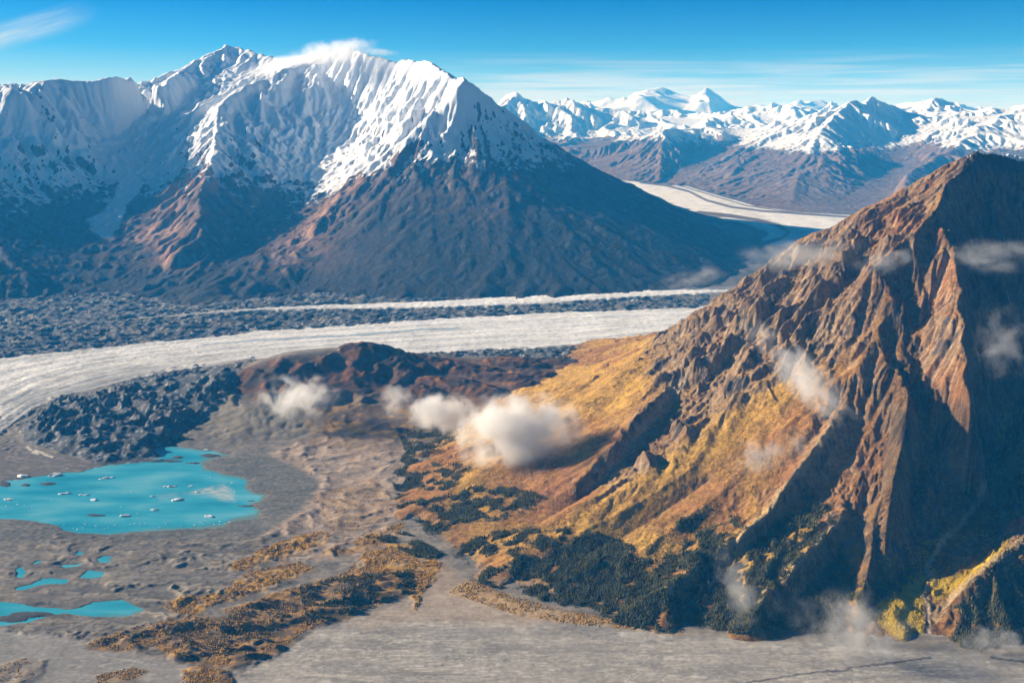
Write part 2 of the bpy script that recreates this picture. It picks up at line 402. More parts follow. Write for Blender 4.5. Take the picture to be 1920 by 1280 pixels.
RX = [P(*p) for p in [(2300, 420, 4500), (2280, 560, 4000), (2250, 760, 3500)]]
V6 = [P(*p) for p in [(1600, 1190, 2700), (1640, 1205, 2690)]]
R4 = [P(*p) for p in [(1762, 800, 3380), (1768, 860, 3240), (1752, 935, 3090)]]
back = [[(x, 6900, -30) for x in range(-900, 4600, 300)]]
RG = [P(*p) for p in [(1890, 1010, 2985), (1840, 1045, 2915), (1790, 1078, 2862), (1752, 1094, 2832)]]
cur = [foot, R0, R1, R2, RG, V12, R3, V13, VS, R5, RX, R4] + back
B1 = M1.solve(cur, edges={'l': -260, 'n': -220, 'f': -60}, maxl=7)
# lesser ridges (+) and gullies (-): traced on the smooth surface, metres above / below it
L1 = [
 (+34, [(1590, 560, .5), (1500, 640), (1400, 720), (1300, 790), (1200, 868), (1130, 918), (1000, 985, .6), (880, 1030, .3)]),
 (-50, [(1470, 560, .4), (1430, 610), (1370, 680), (1290, 745), (1235, 800), (1185, 860), (1135, 905), (1060, 955, .7), (960, 1010, .4), (860, 1050, .2)]),
 (+32, [(1345, 560, .6), (1330, 600), (1290, 660), (1240, 730), (1180, 800), (1120, 870), (1080, 905, .6)]),
 (-18, [(1250, 655), (1180, 720), (1110, 790), (1040, 860), (960, 915), (850, 960), (780, 990, .4)]),
 (+12, [(1200, 665), (1120, 730), (1040, 790), (960, 850), (880, 895), (790, 950, .4)]),
 (-11, [(1160, 680), (1060, 755), (980, 800), (880, 860), (800, 905, .4)]),
 (+8, [(1120, 700), (1020, 760), (930, 800), (850, 850), (780, 880, .4)]),
 (+40, [(1610, 690, .3), (1560, 790), (1490, 885), (1430, 970), (1330, 1040), (1240, 1105), (1170, 1155, .4)]),
 (-38, [(1590, 860, .6), (1540, 930), (1480, 985), (1430, 1030), (1340, 1095), (1290, 1160, .5)]),
 (+14, [(1450, 800), (1400, 880), (1300, 960), (1180, 1040), (1050, 1110), (980, 1125, .3)]),
 (-16, [(1400, 950), (1300, 1025), (1200, 1080), (1110, 1140)]),
 (+45, [(1600, 920, .5), (1575, 970), (1530, 1015), (1480, 1070), (1430, 1120), (1400, 1180, .6)]),
 (-30, [(1590, 1040), (1540, 1090), (1490, 1140), (1455, 1185)]),
 (+22, [(1300, 870), (1200, 935), (1080, 1000), (960, 1050), (900, 1070, .4)]),
 (-20, [(1330, 900), (1230, 970), (1100, 1050), (1010, 1110)]),
 (+26, [(1380, 1040), (1320, 1090), (1250, 1150), (1230, 1172, .5)]),
 (+40, [(1640, 400), (1600, 450), (1560, 510), (1500, 590)]), (-40, [(1660, 430), (1630, 480), (1570, 560), (1530, 600)]),
 (+38, [(1700, 372), (1675, 420), (1650, 470), (1615, 520)]),
 (-36, [(1560, 430), (1510, 500), (1470, 560)]), (+34, [(1520, 440), (1470, 500), (1430, 560), (1390, 640)]),
 (+30, [(1440, 500), (1400, 570), (1350, 650), (1310, 700)]), (-30, [(1420, 530), (1370, 610), (1330, 670)]),
 (+45, [(1860, 350), (1870, 450), (1880, 560), (1900, 700)]), (+48, [(1905, 480), (1900, 580), (1885, 680), (1900, 780)]), (+30, [(1830, 420), (1835, 520), (1845, 620)]), (-40, [(1840, 360), (1845, 460), (1850, 560), (1860, 700), (1875, 800)]),
]
tr = [M1.traced(B1, p, o) for o, p in L1]
d1 = M1.solve([t for t in tr if len(t) > 1], screen=2.2e-5, maxl=6)
X, Y = M1.X, M1.Y
h = B1 + d1
hb = blur(h, 2)
fade = sstep(5, 140, h)                                   # no relief below the foot
wx = fbm(X / 420, Y / 420, 3, 5) * 120; wy = fbm(X / 420, Y / 420, 3, 9) * 120
gx, gy, sl0 = slopes(blur(B1, 8), 4.0)
pxm, pym = project(X, Y, B1)
rk = sstep(0.42, 0.75, sl0) * sstep(180, 420, h) * (.2 + .8 * np.maximum(sstep(650, 800, h), sstep(1240, 1330, pxm + (pym - 600) * .35) * sstep(800, 640, pym + (pxm - 1400) * .3)))          # crags on the steep upper slopes
cf1 = np.minimum(crest_fade(X, Y, [R0, R1], 120, .25), crest_fade(X, Y, [R2, R3, R5], 60, .35))
Bs = blur(B1, 60); qy_, qx_ = np.gradient(Bs, 4.0); ql = np.hypot(qx_, qy_) + 1e-4; qx_ /= ql; qy_ /= ql
uu = (X - 1250) * -qy_ + (Y - 4200) * qx_; vv = (X - 1250) * qx_ + (Y - 4200) * qy_
ribs_ = ridged(uu / 105 + wx / 300, vv / 420 + wy / 300, 5, 25, gain=.55)
h = h + fade * cf1 * ((ridged((X + wx) / 330, (Y + wy) / 520, 5, 21) - 0.40) * (9 + 57 * rk) * sstep(-20, 260, h))
_, yj = project(X, Y, h)
pxm, pym = project(X, Y, h)
crag = soft([(1250, 560), (1345, 540), (1420, 480), (1560, 430), (1700, 380), (1760, 400), (1700, 480), (1600, 560), (1600, 640), (1500, 680), (1400, 740), (1290, 810), (1190, 900), (1100, 905), (1180, 800), (1230, 730), (1200, 690)], pxm, pym, 30.)
crag = crag * sstep(60, 200, h)
h = h + crag * cf1 * ((ribs_ - .4) * 62 + (ridged((X + wx * .4) / 120, (Y + wy * .4) / 120, 4, 33) - 0.42) * 14) + (1 - crag) * fade * cf1 * (ribs_ - .4) * (3 + (26 + 30 * sstep(1790, 1840, pxm)) * sstep(1450, 1560, pxm) * sstep(60, 200, h))
h = h + fade * fbm(X / 60, Y / 60, 4, 3) * (2 + 4 * rk)
he = erode_ms(h, 4.0, [(6, 14000, .16), (3, 34000, .14), (1, 110000, .10)], 3, h > 60)
smooth = soft([(960, 760), (1120, 690), (1230, 650), (1300, 650), (1240, 740), (1150, 840), (1080, 900), (1150, 930), (1300, 800), (1400, 730), (1520, 660), (1560, 760), (1480, 880), (1300, 1020), (1000, 1060), (780, 1010), (780, 870)], pxm, pym, 40.)
h = lerp(he, h, smooth * .72)
h = h + fade * ((ridged(X / 40 + wx / 200, Y / 52, 4, 77) - 0.4) * (1.5 + 9 * crag) + (ridged(X / 13, Y / 17, 2, 78) - .4) * (.5 + 3.2 * np.maximum(crag, rk)))
H1 = h
gx, gy, sl1 = slopes(h, 4.0)
curv = h - blur(h, 14)                                    # + ridges, - gullies
pxm, pym = project(X, Y, h)
n1 = fbm(X / 300, Y / 300, 5, 41); n2 = fbm(X / 70, Y / 70, 5, 42); n3 = fbm(X / 800, Y / 800, 4, 43); n4 = fbm(X / 22, Y / 22, 3, 44)
alb = np.zeros(X.shape + (3,), F32); alb[:] = rgb(.30, .145, .045)
paint(alb, sstep(-.25, .3, n1 + n2 * .5), rgb(.31, .165, .04))
paint(alb, sstep(.0, .35, n2 + n3 * .6 + n1 * .3) * .8, rgb(.17, .075, .03))
yel = sstep(.0, .35, n3 + n1 * .6 + .12) * sstep(620, 300, h) * sstep(30, 80, h)
paint(alb, yel * .85, rgb(.50, .30, .05))
j1 = n2 * 26; j2 = n1 * 30
for poly, col, k in [
    ([(1200, 880), (1330, 790), (1480, 680), (1540, 640), (1480, 760), (1380, 840), (1260, 920), (1130, 980), (980, 1020), (860, 1050), (900, 1000), (1050, 960)], rgb(.46, .27, .05), .75),
    ([(960, 745), (1110, 690), (1200, 660), (1150, 740), (1050, 820), (900, 900), (860, 860), (940, 800)], rgb(.44, .25, .055), .7),
    ([(1560, 420), (1700, 350), (1830, 285), (1920, 300), (1920, 330), (1780, 340), (1660, 400), (1560, 470), (1490, 470)], rgb(.20, .095, .055), .8),
    ([(1725, 560), (1760, 480), (1800, 520), (1815, 660), (1800, 740), (1740, 700)], rgb(.25, .115, .05), .6),
    ([(1500, 820), (1620, 700), (1640, 820), (1620, 1000), (1560, 1050), (1500, 960), (1420, 960)], rgb(.23, .10, .05), .7),
    ([(1100, 850), (1180, 760), (1250, 700), (1240, 780), (1150, 900), (1060, 960), (980, 970), (1000, 900)], rgb(.24, .10, .05), .6)]:
    paint(alb, soft(poly, pxm + j1, pym + j2, 22.) * k, col)
rockc = np.zeros_like(alb); rockc[:] = rgb(.18, .115, .062); paint(rockc, sstep(-.1, .3, n4 + n2 * .5), rgb(.27, .18, .10)); paint(rockc, sstep(.1, .4, n2), rgb(.075, .06, .05))
rockc = lerp(rockc, rockc * rgb(1.0, .72, .5), sstep(-.15, .25, n1 + n3 * .5)[..., None] * sstep(1540, 1700, pxm)[..., None])
rockm = np.clip(sstep(.95, 1.35, sl1 + n4 * .2) + crag * sstep(.45, .75, sl1 + n4 * .25) + sstep(.15, .5, n4 + n2) * .3 * sstep(.7, .9, sl1), 0, 1)
paint(alb, rockm, rockc)
top = soft([(1770, 345), (1800, 295), (1830, 270), (1930, 285), (1930, 330), (1860, 320), (1800, 330)], pxm, pym, 10.)
paint(alb, top * .85, rgb(.075, .055, .05))
scree = sstep(-.8, -2.5, curv) * sstep(.05, .3, n1 + .25) * sstep(60, 160, h)
paint(alb, scree * .55, rgb(.34, .26, .18))
paint(alb, soft([(1130, 905), (1160, 850), (1200, 800), (1260, 720), (1290, 690), (1280, 730), (1220, 810), (1180, 860), (1145, 912)], pxm + n4 * 12, pym, 8.) * .8, rgb(.36, .28, .19))
east_shade = sstep(-30, 60, pxm - np.interp(pym, [280, 400, 560, 700, 1200], [1800, 1760, 1605, 1622, 1570])) * sstep(1400, 1500, pxm)
alb *= (1 - .42 * east_shade * (1 - soft([(1720, 560), (1760, 460), (1800, 500), (1812, 650), (1835, 790), (1790, 740), (1725, 700)], pxm, pym, 10.)))[..., None]  # shade of the east face deepened in the colour, sunlit rib left out
ft = sstep(26, 6, h + n2 * 14) * sstep(1250, 1000, pxm)
paint(alb, ft * .85, rgb(.22, .165, .115)); paint(alb, sstep(.05, .3, n4 + n2 * .5) * .35 * (1 - rockm), rgb(.12, .06, .025)); paint(alb, sstep(.1, .3, -n4 + n1 * .4) * .3 * (1 - rockm), rgb(.40, .25, .07))
# woods and brush on the lower slopes: dark ground under the trees
forest1 = [
 [(735, 900), (770, 850), (850, 860), (885, 880), (850, 925), (780, 955), (740, 945)],
 [(720, 820), (780, 800), (850, 800), (860, 830), (790, 850), (740, 850)],
 [(765, 975), (850, 935), (960, 912), (1020, 925), (1000, 950), (930, 975), (850, 1000), (790, 1022)],
 [(830, 1045), (900, 1010), (1000, 985), (1070, 985), (1060, 1010), (980, 1040), (900, 1075)],
 [(880, 1080), (960, 1040), (1060, 1020), (1130, 1010), (1180, 1040), (1220, 1080), (1300, 1010), (1380, 960), (1420, 985), (1480, 950), (1500, 900), (1560, 960), (1590, 1040), (1600, 1120), (1560, 1205), (1350, 1190), (1150, 1168), (960, 1125)],
 [(1240, 1000), (1330, 950), (1300, 990)],
 [(1780, 1190), (1800, 1130), (1880, 1070), (1960, 1040), (2200, 1040), (2200, 1190), (1960, 1200), (1850, 1215)],
 [(1600, 1130), (1640, 1090), (1720, 1070), (1700, 1100), (1640, 1140), (1610, 1190)]]
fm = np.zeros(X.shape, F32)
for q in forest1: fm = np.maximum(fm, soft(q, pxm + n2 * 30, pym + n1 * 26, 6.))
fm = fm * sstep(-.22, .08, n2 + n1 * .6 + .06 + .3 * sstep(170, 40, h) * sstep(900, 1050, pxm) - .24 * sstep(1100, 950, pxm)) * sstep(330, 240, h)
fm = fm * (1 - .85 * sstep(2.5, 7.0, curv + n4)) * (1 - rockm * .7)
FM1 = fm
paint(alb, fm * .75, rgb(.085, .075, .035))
# the yellow fan and its slope
gold = np.maximum(soft([(1640, 1160), (1650, 1120), (1725, 1068), (1733, 1080), (1728, 1130), (1732, 1200), (1690, 1200)], pxm + n4 * 6, pym, 5.),
                  soft([(1742, 1090), (1790, 1080), (1840, 1050), (1890, 1012), (1880, 1030), (1850, 1060), (1800, 1095), (1750, 1130)], pxm + n4 * 6, pym, 4.))
paint(alb, gold * .9, rgb(.46, .33, .02))
strm = pathdist([(1845, 905), (1838, 935), (1815, 965), (1795, 990), (1770, 1010), (1750, 1040), (1738, 1065), (1745, 1085), (1735, 1110), (1740, 1150), (1745, 1225)], pxm + n4 * 5, pym, 40.)
paint(alb, sstep(7, 3, strm), rgb(.36, .27, .19))
paint(alb, sstep(2.2, 1.0, pathdist([(1722, 1070), (1738, 1085), (1728, 1110), (1738, 1150), (1735, 1180), (1745, 1228)], pxm, pym, 30.)), rgb(.04, .04, .045))
paint(alb, soft([(1290, 1192), (1330, 1150), (1360, 1160), (1352, 1192)], pxm, pym, 6.) * .8, rgb(.30, .25, .19))
for rd in ([(1580, 970), (1540, 1005), (1480, 1070), (1430, 1115), (1405, 1175)], [(1560, 800), (1490, 890), (1420, 980)], [(1430, 970), (1330, 1045), (1230, 1115)], [(1930, 1005), (1850, 1060), (1790, 1112), (1750, 1160)], [(1050, 1035), (980, 1075)]):
    paint(alb, sstep(9, 3, pathdist(rd, pxm + n4 * 10, pym + n2 * 10, 40.)) * .75, rgb(.38, .28, .16))
snow1 = soft([(1860, 285), (1890, 286), (1930, 296), (1930, 306), (1895, 297)], pxm, pym, 3.) * .9
snow1 = np.clip(snow1 + sstep(1250, 1330, h) * sstep(.25, .5, n4 + n2 * .3) * .5, 0, 1) * sstep(1100, 1250, h)
gold_m1 = gold
face1 = grid_faces(M1.ny, M1.nx)
keep = (h.ravel()[face1].max(1) > -45)
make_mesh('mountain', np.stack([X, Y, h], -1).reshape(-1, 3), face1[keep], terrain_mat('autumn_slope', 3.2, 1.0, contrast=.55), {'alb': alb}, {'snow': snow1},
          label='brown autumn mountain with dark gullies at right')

# ================================================================== valley floor, glacier, hills, lake
print('valley')
k = 1 / 520.
rows = [1950.0]
while rows[-1] < 21500: rows.append(rows[-1] * (1 + k))
rows = np.array(rows); tcol = np.arange(-0.74, 0.7401, 1 / 560.)
Y = np.repeat(rows[:, None], len(tcol), 1).astype(F32); X = (Y * tcol[None, :]).astype(F32)
ny, nx = X.shape
z0 = VB.sample(zbase, X, Y).astype(F32)
gpx, gpy = project(X, Y, z0)
a1 = fbm(X / 260, Y / 260, 5, 61); a2 = fbm(X / 60, Y / 60, 4, 62); a3 = fbm(X / 18, Y / 18, 3, 63); a4 = fbm(X / 900, Y / 900, 4, 64)
jx = gpx + a2 * 9 + a3 * 3; jy = gpy + a1 * 5 + a2 * 4
def line(pts, off=0):
    return np.interp(gpx, [p[0] for p in pts], [p[1] for p in pts]) + off
cF = line([(-400, 612), (0, 602), (200, 592), (340, 566), (480, 552), (620, 542), (760, 552), (900, 563), (1000, 562), (1150, 555), (1300, 546), (1400, 535)])
c2 = line([(-400, 640), (0, 617), (130, 606), (300, 592), (500, 577), (640, 572), (800, 566), (1000, 555), (1200, 545), (1400, 537)])
c2w = line([(0, 1), (150, 2.5), (300, 3.5), (500, 5), (640, 8), (800, 12), (1000, 16), (1200, 12), (1400, 10)])
c4 = line([(-400, 705), (0, 672), (100, 662), (240, 648), (400, 633), (500, 621), (640, 612), (800, 600), (960, 592), (1100, 584), (1290, 577), (1450, 565)])
c5 = line([(-400, 905), (-60, 850), (0, 815), (30, 792), (60, 768), (130, 742), (250, 712), (430, 684), (560, 674), (790, 663), (900, 657), (1050, 650), (1240, 632), (1400, 612)])
e = a1 * 2.5 + a2 * 2
white = sstep(-1.5, 1.5, gpy - c4 + e) * sstep(2.5, -2.5, gpy - c5 + e * 1.6) * sstep(95, 75, z0)
thin = sstep(-1, 1, gpy - c2 + e * .5) * sstep(1, -1, gpy - c2 - c2w + e * .5) * sstep(60, 420, gpx)
near = gpy > 600 - 0 * gpx
debris = ((gpy > 505) & (gpx < 1330)) * sstep(2, -2, gpy - c4 + e)
lobe = [(32, 800), (60, 768), (100, 748), (170, 737), (250, 712), (300, 695), (430, 682), (480, 668), (445, 705), (425, 745), (385, 780), (330, 825), (300, 858), (240, 868), (200, 874), (160, 862), (100, 842), (50, 826)]
sdl = sdist(lobe, jx, jy, 30.); lobem = sstep(2, -2, sdl)
rub2 = sstep(-2, 2, gpy - c5 + e) * sstep(3, -3, gpy - line([(800, 667), (900, 668), (1000, 674), (1100, 680), (1180, 672), (1260, 640)])) * (gpx > 780)
rub = np.clip(np.maximum(np.maximum(debris * (1 - thin), lobem), rub2), 0, 1) * (gpy > 500)
dish = (np.exp(-((gpy - 1090) / 90) ** 2) * sstep(620, 420, gpx))            # ice-scoured knolls by the ponds
z = z0 + 0
lobeh = sstep(0, -26, sdl)
z += lobem * (6 + 34 * lobeh + (ridged(X / 130 + a1 * .6, Y / 100, 6, 71) - .4) * 30 * (.35 + lobeh) * (.6 + .9 * sstep(-.3, .4, a4 + a1 * .5)) + (ridged(X / 46, Y / 34, 3, 75) - .4) * 13 * (.6 + a1))
z += (rub * (1 - lobem)) * ((ridged(X / 170, Y / 110, 5, 72) - .4) * 30 + (ridged(X / 45, Y / 38, 3, 73) - .4) * 12)
# ice: long ribs along the flow
sflow = (gpy - c4) / np.maximum(c5 - c4, 5)
ribs = fbm(sflow * 11 + a4, X / 2600, 4, 81); ribs2 = perlin(sflow * 34 + a1 * .6, X / 900, 82)
z += white * (6 + ribs * 6 + ribs2 * 1.0 + (ridged(X / 60, Y / 45, 3, 83) - .4) * 2.2)
z += thin * (8 + (ridged(X / 60, Y / 45, 3, 84) - .4) * 6)
crev = sstep(-30, 30, gpy - 760) * sstep(90, -20, gpx) * sstep(880, 840, gpy)
z += crev * (ridged((X + Y * .6) / 55, (Y - X * .2) / 26, 3, 85) - .4) * 9
# brown hills
hill1 = [(345, 845), (300, 800), (340, 780), (400, 740), (430, 690), (480, 660), (600, 640), (740, 645), (800, 662), (790, 700), (730, 760), (640, 815), (520, 838), (420, 850)]
hm1 = sstep(6, -14, sdist([(330, 840), (340, 790), (400, 745), (430, 700), (500, 672), (620, 660), (760, 664), (800, 680), (780, 730), (700, 790), (600, 820), (480, 838)], gpx, gpy, 60.))
zin = sstep(60, 110, z0)
z += hm1 * ((ridged(X / 210 + a1 * .3, Y / 260, 5, 91) - .42) * 46 * zin + fbm(X / 50, Y / 50, 4, 92) * 5)
gul = sstep(870, 820, gpy) * sstep(10, 40, z0) * hm1
z -= gul * (1 - zin) * ridged((X + Y * .5) / 75 + a1, (Y - X) / 300 + a1, 4, 93) * 9 * sstep(-.3, .4, a1 + a4)
hill2c = [G(*q) for q in [(860, 700, 105), (960, 683, 105), (1050, 680, 112), (760, 712, 85), (700, 700, 100), (1000, 705, 110), (930, 712, 108), (850, 730, 92), (780, 745, 80), (1090, 688, 120), (900, 735, 105), (990, 725, 118)]]
hill2d = [(230, 90, 50), (170, 80, 52), (150, 60, 40), (120, 110, 55), (150, 120, 40), (140, 70, 40), (160, 60, 34), (140, 70, 40), (120, 80, 42), (110, 60, 30), (120, 60, 38), (90, 50, 30)]
hh = 0 * z
for (cx, cyy, _), (rx, ry, hz) in zip(hill2c, hill2d):
    dx = (X - cx) / rx + a1 * .35; dy = (Y - cyy + (X - cx) * .25) / ry + a2 * .2
    hh = np.maximum(hh, .8 * hz * np.clip(1 - (dx * dx + dy * dy) * .55, 0, 1) ** .7)
hill2m = sstep(0, 8, hh); z += hh + hill2m * (ridged(X / 70, Y / 60, 4, 95) - .4) * 12
# forefield: terraces, knolls, dunes
ff = (1 - np.clip(rub + white + thin + hm1 * zin, 0, 1)) * (gpy > 800)
plain = sstep(-6, 10, gpy - line([(-300, 1160), (0, 1180), (160, 1200), (330, 1245), (450, 1262), (520, 1230), (600, 1175), (760, 1130), (860, 1100), (960, 1130), (1150, 1170), (1400, 1195), (1900, 1230)]))
kn = sstep(980, 1015, gpy) * (1 - plain) * (gpx < 900)
ka = fbm(X / 420, Y / 130, 3, 105)
z += kn * ((ridged(X / 260 + a1 * .8, Y / 105 + X / 700 + a2 * .3, 6, 101) - .35) * 15 * sstep(-.25, .25, ka) + a2 * 2.2 + a3 * 1.0) * (.3 + .7 * sstep(700, 300, gpx))
gs = sstep(6, -10, sdist([(500, 850), (620, 795), (720, 770), (800, 830), (760, 900), (740, 990), (680, 1040), (520, 1060), (480, 1010), (560, 960), (600, 900)], gpx, gpy, 40.))
z += gs * ((ridged(X / 130 + Y / 300 + a1 * .6, Y / 100 + a4, 6, 103) - .4) * 10 + fbm(X / 140, Y / 140, 3, 104) * 6)
shr = [
 ([(430, 1068), (470, 1042), (530, 1012), (600, 995), (622, 1005), (590, 1027), (520, 1048), (450, 1072)], 1.0, 0),
 ([(300, 1132), (420, 1112), (470, 1072), (560, 1058), (592, 1066), (500, 1105), (420, 1126), (350, 1160)], 1.0, 0),
 ([(155, 1215), (210, 1190), (300, 1168), (420, 1150), (470, 1130), (560, 1100), (640, 1078), (770, 1070), (775, 1108), (700, 1140), (640, 1165), (575, 1180), (520, 1225), (430, 1255), (330, 1240), (290, 1210), (230, 1225)], .9, 1),
 ([(640, 1085), (690, 1035), (740, 1018), (800, 1028), (830, 1060), (800, 1110), (780, 1150), (765, 1100), (700, 1098)], 1.0, 0),
 ([(345, 1262), (380, 1250), (430, 1262), (440, 1290), (340, 1290)], .9, 1), ([(700, 1000), (760, 980), (740, 1020), (640, 1040), (600, 1040)], .6, 0),
 ([(0, 1250), (40, 1238), (90, 1236), (80, 1262), (40, 1290), (-60, 1290)], .3, 1), ([(180, 1270), (250, 1252), (280, 1262), (240, 1282), (180, 1284)], .5, 1),
 ([(880, 1085), (960, 1122), (1060, 1148), (1200, 1172), (1300, 1186), (1250, 1192), (1080, 1172), (960, 1150), (840, 1110)], .55, 0), ([(590, 930), (700, 890), (745, 950), (700, 990), (620, 1000)], .22, 0)]
gold_ = 0 * z; rust_ = 0 * z
for q, kk, t in shr:
    mm = soft(q, jx + a2 * 8, jy + a2 * 3, 4.) * kk
    if t: rust_ = np.maximum(rust_, mm)
    else: gold_ = np.maximum(gold_, mm)
kn3 = sstep(8, -12, sdist(shr[2][0], jx, jy, 40.))
z += kn3 * (4 + (ridged(X / 230 + Y / 500, Y / 85, 4, 107) - .3) * 24)
z += sstep(6, -8, sdist([(0, 1250), (40, 1238), (90, 1236), (80, 1262), (40, 1290), (-80, 1290)], jx, jy, 30.)) * (4 + a2 * 4)
z += sstep(6, -8, sdist(shr[4][0], jx, jy, 30.)) * (7 + a2 * 4)
z += (gold_ * (1 - kn3)) * (2.5 + a3 * 3)
z += plain * (a2 * .35 + a3 * .2)
flow = [[(1400, 1280), (1470, 1268), (1540, 1258), (1600, 1256)], [(1590, 1252), (1650, 1245), (1745, 1232)], [(1860, 1232), (1960, 1245)]]
# lakes
lake = [(-200, 905), (0, 905), (30, 897), (60, 894), (110, 886), (150, 883), (190, 873), (230, 867), (290, 863), (300, 852), (285, 838), (320, 832), (360, 838), (400, 842), (430, 850), (405, 857), (380, 866), (385, 876), (420, 886), (450, 891), (470, 900), (460, 912), (478, 922), (500, 926), (486, 940), (470, 945), (488, 955), (482, 968), (440, 975), (420, 985), (380, 990), (330, 992), (260, 996), (200, 1000), (150, 998), (120, 993), (108, 983), (60, 975), (0, 970), (-200, 962)]
ponds = [[(-200, 1120), (20, 1126), (60, 1135), (130, 1140), (180, 1126), (230, 1122), (272, 1142), (240, 1152), (180, 1154), (120, 1148), (80, 1158), (10, 1172), (-200, 1185)],
         [(182, 1048), (195, 1040), (212, 1042), (205, 1052), (186, 1054)], [(30, 1066), (42, 1060), (48, 1072), (42, 1083), (32, 1080)],
         [(55, 1092), (80, 1083), (130, 1084), (126, 1092), (80, 1094), (48, 1104), (20, 1104)], [(148, 1080), (165, 1068), (192, 1069), (190, 1080), (170, 1084)], [(138, 1036), (150, 1032), (160, 1036), (148, 1040)], [(60, 1052), (78, 1048), (76, 1054), (62, 1056)], [(115, 1058), (150, 1052), (146, 1058), (120, 1063)]]
sd = 99 + 0 * z
lj = a2 * 4 + a3 * 2
for q in [lake] + ponds: sd = np.minimum(sd, sdist(q, gpx + lj * 1.6, gpy + lj * .55, 40.))
islands = []
for (cx, cyy, rx, ry) in [(90, 905, 16, 3.2), (48, 908, 12, 2.6), (178, 964, 20, 1.8), (465, 947, 22, 1.4), (470, 937, 10, 1.5), (395, 852, 18, 4), (10, 906, 14, 5), (300, 862, 40, 3), (335, 856, 14, 3), (60, 1150, 46, 6), (20, 1158, 30, 7), (360, 866, 16, 2)]:
    islands.append(1 - ((gpx + lj * 2 - cx) / rx) ** 2 - ((gpy + lj * .4 - cyy) / ry) ** 2)
isl = np.max(islands, 0)
z = np.where(gpy > 700, np.maximum(z, 1.0 + .6 * a2), z)
shore = sstep(0, 14, sd); z = np.where(sd < 14, lerp(np.minimum(z, 1.2 + .4 * a2), z, shore), z)
z = np.where(sd < 0, -3.0 * sstep(0, -1.2, sd) + .8 * (1 - sstep(0, -1.0, sd)), z)
z = np.where((isl > 0) & (sd < 1), 0.3 + np.clip(isl, 0, 1) * 3 + a3, z)
# colours
alb = np.zeros(X.shape + (3,), F32); alb[:] = rgb(.21, .19, .165)
n_s = fbm(X / 420, Y / 36, 5, 111); n_f = fbm(X / 60, Y / 9, 3, 112); n_t = fbm(X / 220, Y / 60, 5, 113)
paint(alb, sstep(-.1, .3, n_t) * .6, rgb(.34, .285, .22)); paint(alb, sstep(.0, .4, n_s) * .5, rgb(.11, .105, .10))
lr = sstep(10, -25, sdist([(-300, 860), (0, 860), (380, 840), (560, 830), (610, 900), (590, 960), (470, 1010), (200, 1030), (-300, 1010)], jx, jy, 60.))
paint(alb, lr * .85, rgb(.10, .108, .105)); paint(alb, lr * sstep(0, .3, n_s) * .5, rgb(.17, .16, .145))
paint(alb, gs * .9, rgb(.37, .285, .225)); paint(alb, gs * sstep(.05, .3, a2 + a3 * .5) * .5, rgb(.15, .12, .10)); paint(alb, gs * sstep(-.1, -.35, a1) * .5, rgb(.42, .31, .23))
paint(alb, sstep(5, -5, sdist([(380, 1100), (450, 1060), (480, 1000), (560, 1000), (520, 1030), (470, 1050), (420, 1090), (350, 1130), (260, 1160), (250, 1130)], jx, jy, 40.)) * .6, rgb(.27, .24, .195))
knc = z - z0
crk = np.abs(perlin(X / 120 + a1 * 1.3, Y / 34 + X / 500 + a2 * .3, 121)); crk2 = np.abs(perlin(X / 300 + a1 * .8, Y / 70 + a1 * .6, 122))
openg = (1 - plain) * (gpy > 830) * (gpx < 900)
paint(alb, openg * sstep(.085, .02, crk) * .75 * sstep(-.2, .2, a1 + a4), rgb(.06, .06, .06)); paint(alb, openg * sstep(.06, .015, crk2) * .75, rgb(.055, .055, .055))
paint(alb, openg * sstep(.1, .35, a3 + a2 * .5) * .35, rgb(.30, .26, .21)); paint(alb, openg * sstep(.2, .45, -a3 + a1 * .4) * .4, rgb(.085, .08, .075))
paint(alb, kn * sstep(1, -4, knc - a2 * 3) * .7, rgb(.075, .075, .07)); paint(alb, kn * sstep(2, 6, knc) * .6, rgb(.36, .30, .225))
pc = rgb(.36, .335, .30)
paint(alb, plain * .95, pc); paint(alb, plain * sstep(.0, .35, n_s + n_f * .3) * .45, rgb(.25, .235, .215)); paint(alb, plain * sstep(.22, .42, n_f) * .55, rgb(.58, .55, .50))
for q_, (fx, fy_, wd, cc) in enumerate([(420, 60, .045, (.58, .55, .50)), (260, 34, .05, (.19, .18, .175)), (170, 22, .05, (.56, .52, .47))]):
    ln_ = np.abs(perlin(X / fx + a1 * 1.1 + a4, Y / fy_ + a1 * 1.2 + X / 1100, 160 + q_)); paint(alb, plain * sstep(wd, wd * .3, ln_) * sstep(-.35, .15, a1 + a4 * .7) * .6, rgb(*cc))
br = ridged(X / 620 + a1 * .5, Y / 80 + a1 * .5 + X / 1500, 4, 123); paint(alb, plain * sstep(.62, .8, br) * .5, rgb(.40, .37, .33)); paint(alb, plain * sstep(.2, .08, br) * .35, rgb(.17, .16, .15))
paint(alb, plain * sstep(560, 250, gpx) * .75, rgb(.22, .21, .20)); paint(alb, plain * sstep(560, 250, gpx) * sstep(.25, .45, n_f + a2 * .5) * .6, rgb(.33, .31, .28))
tan = sstep(8, -20, sdist([(700, 1040), (820, 1030), (880, 1085), (980, 1130), (1120, 1165), (960, 1175), (800, 1170), (680, 1180), (640, 1170), (760, 1120)], jx, jy, 60.))
paint(alb, tan * .6, rgb(.42, .32, .23))
paint(alb, hm1 * .9, rgb(.15, .135, .11)); paint(alb, hm1 * sstep(.0, .3, a2) * .5, rgb(.20, .18, .145))
hb = np.clip(hm1 * sstep(88, 120, z0 + a2 * 14) + hill2m, 0, 1)
paint(alb, hb, rgb(.075, .04, .026)); paint(alb, hb * sstep(.05, .35, a2 + a1 * .7), rgb(.17, .078, .034)); paint(alb, hb * sstep(-.1, -.35, a1), rgb(.055, .04, .03))
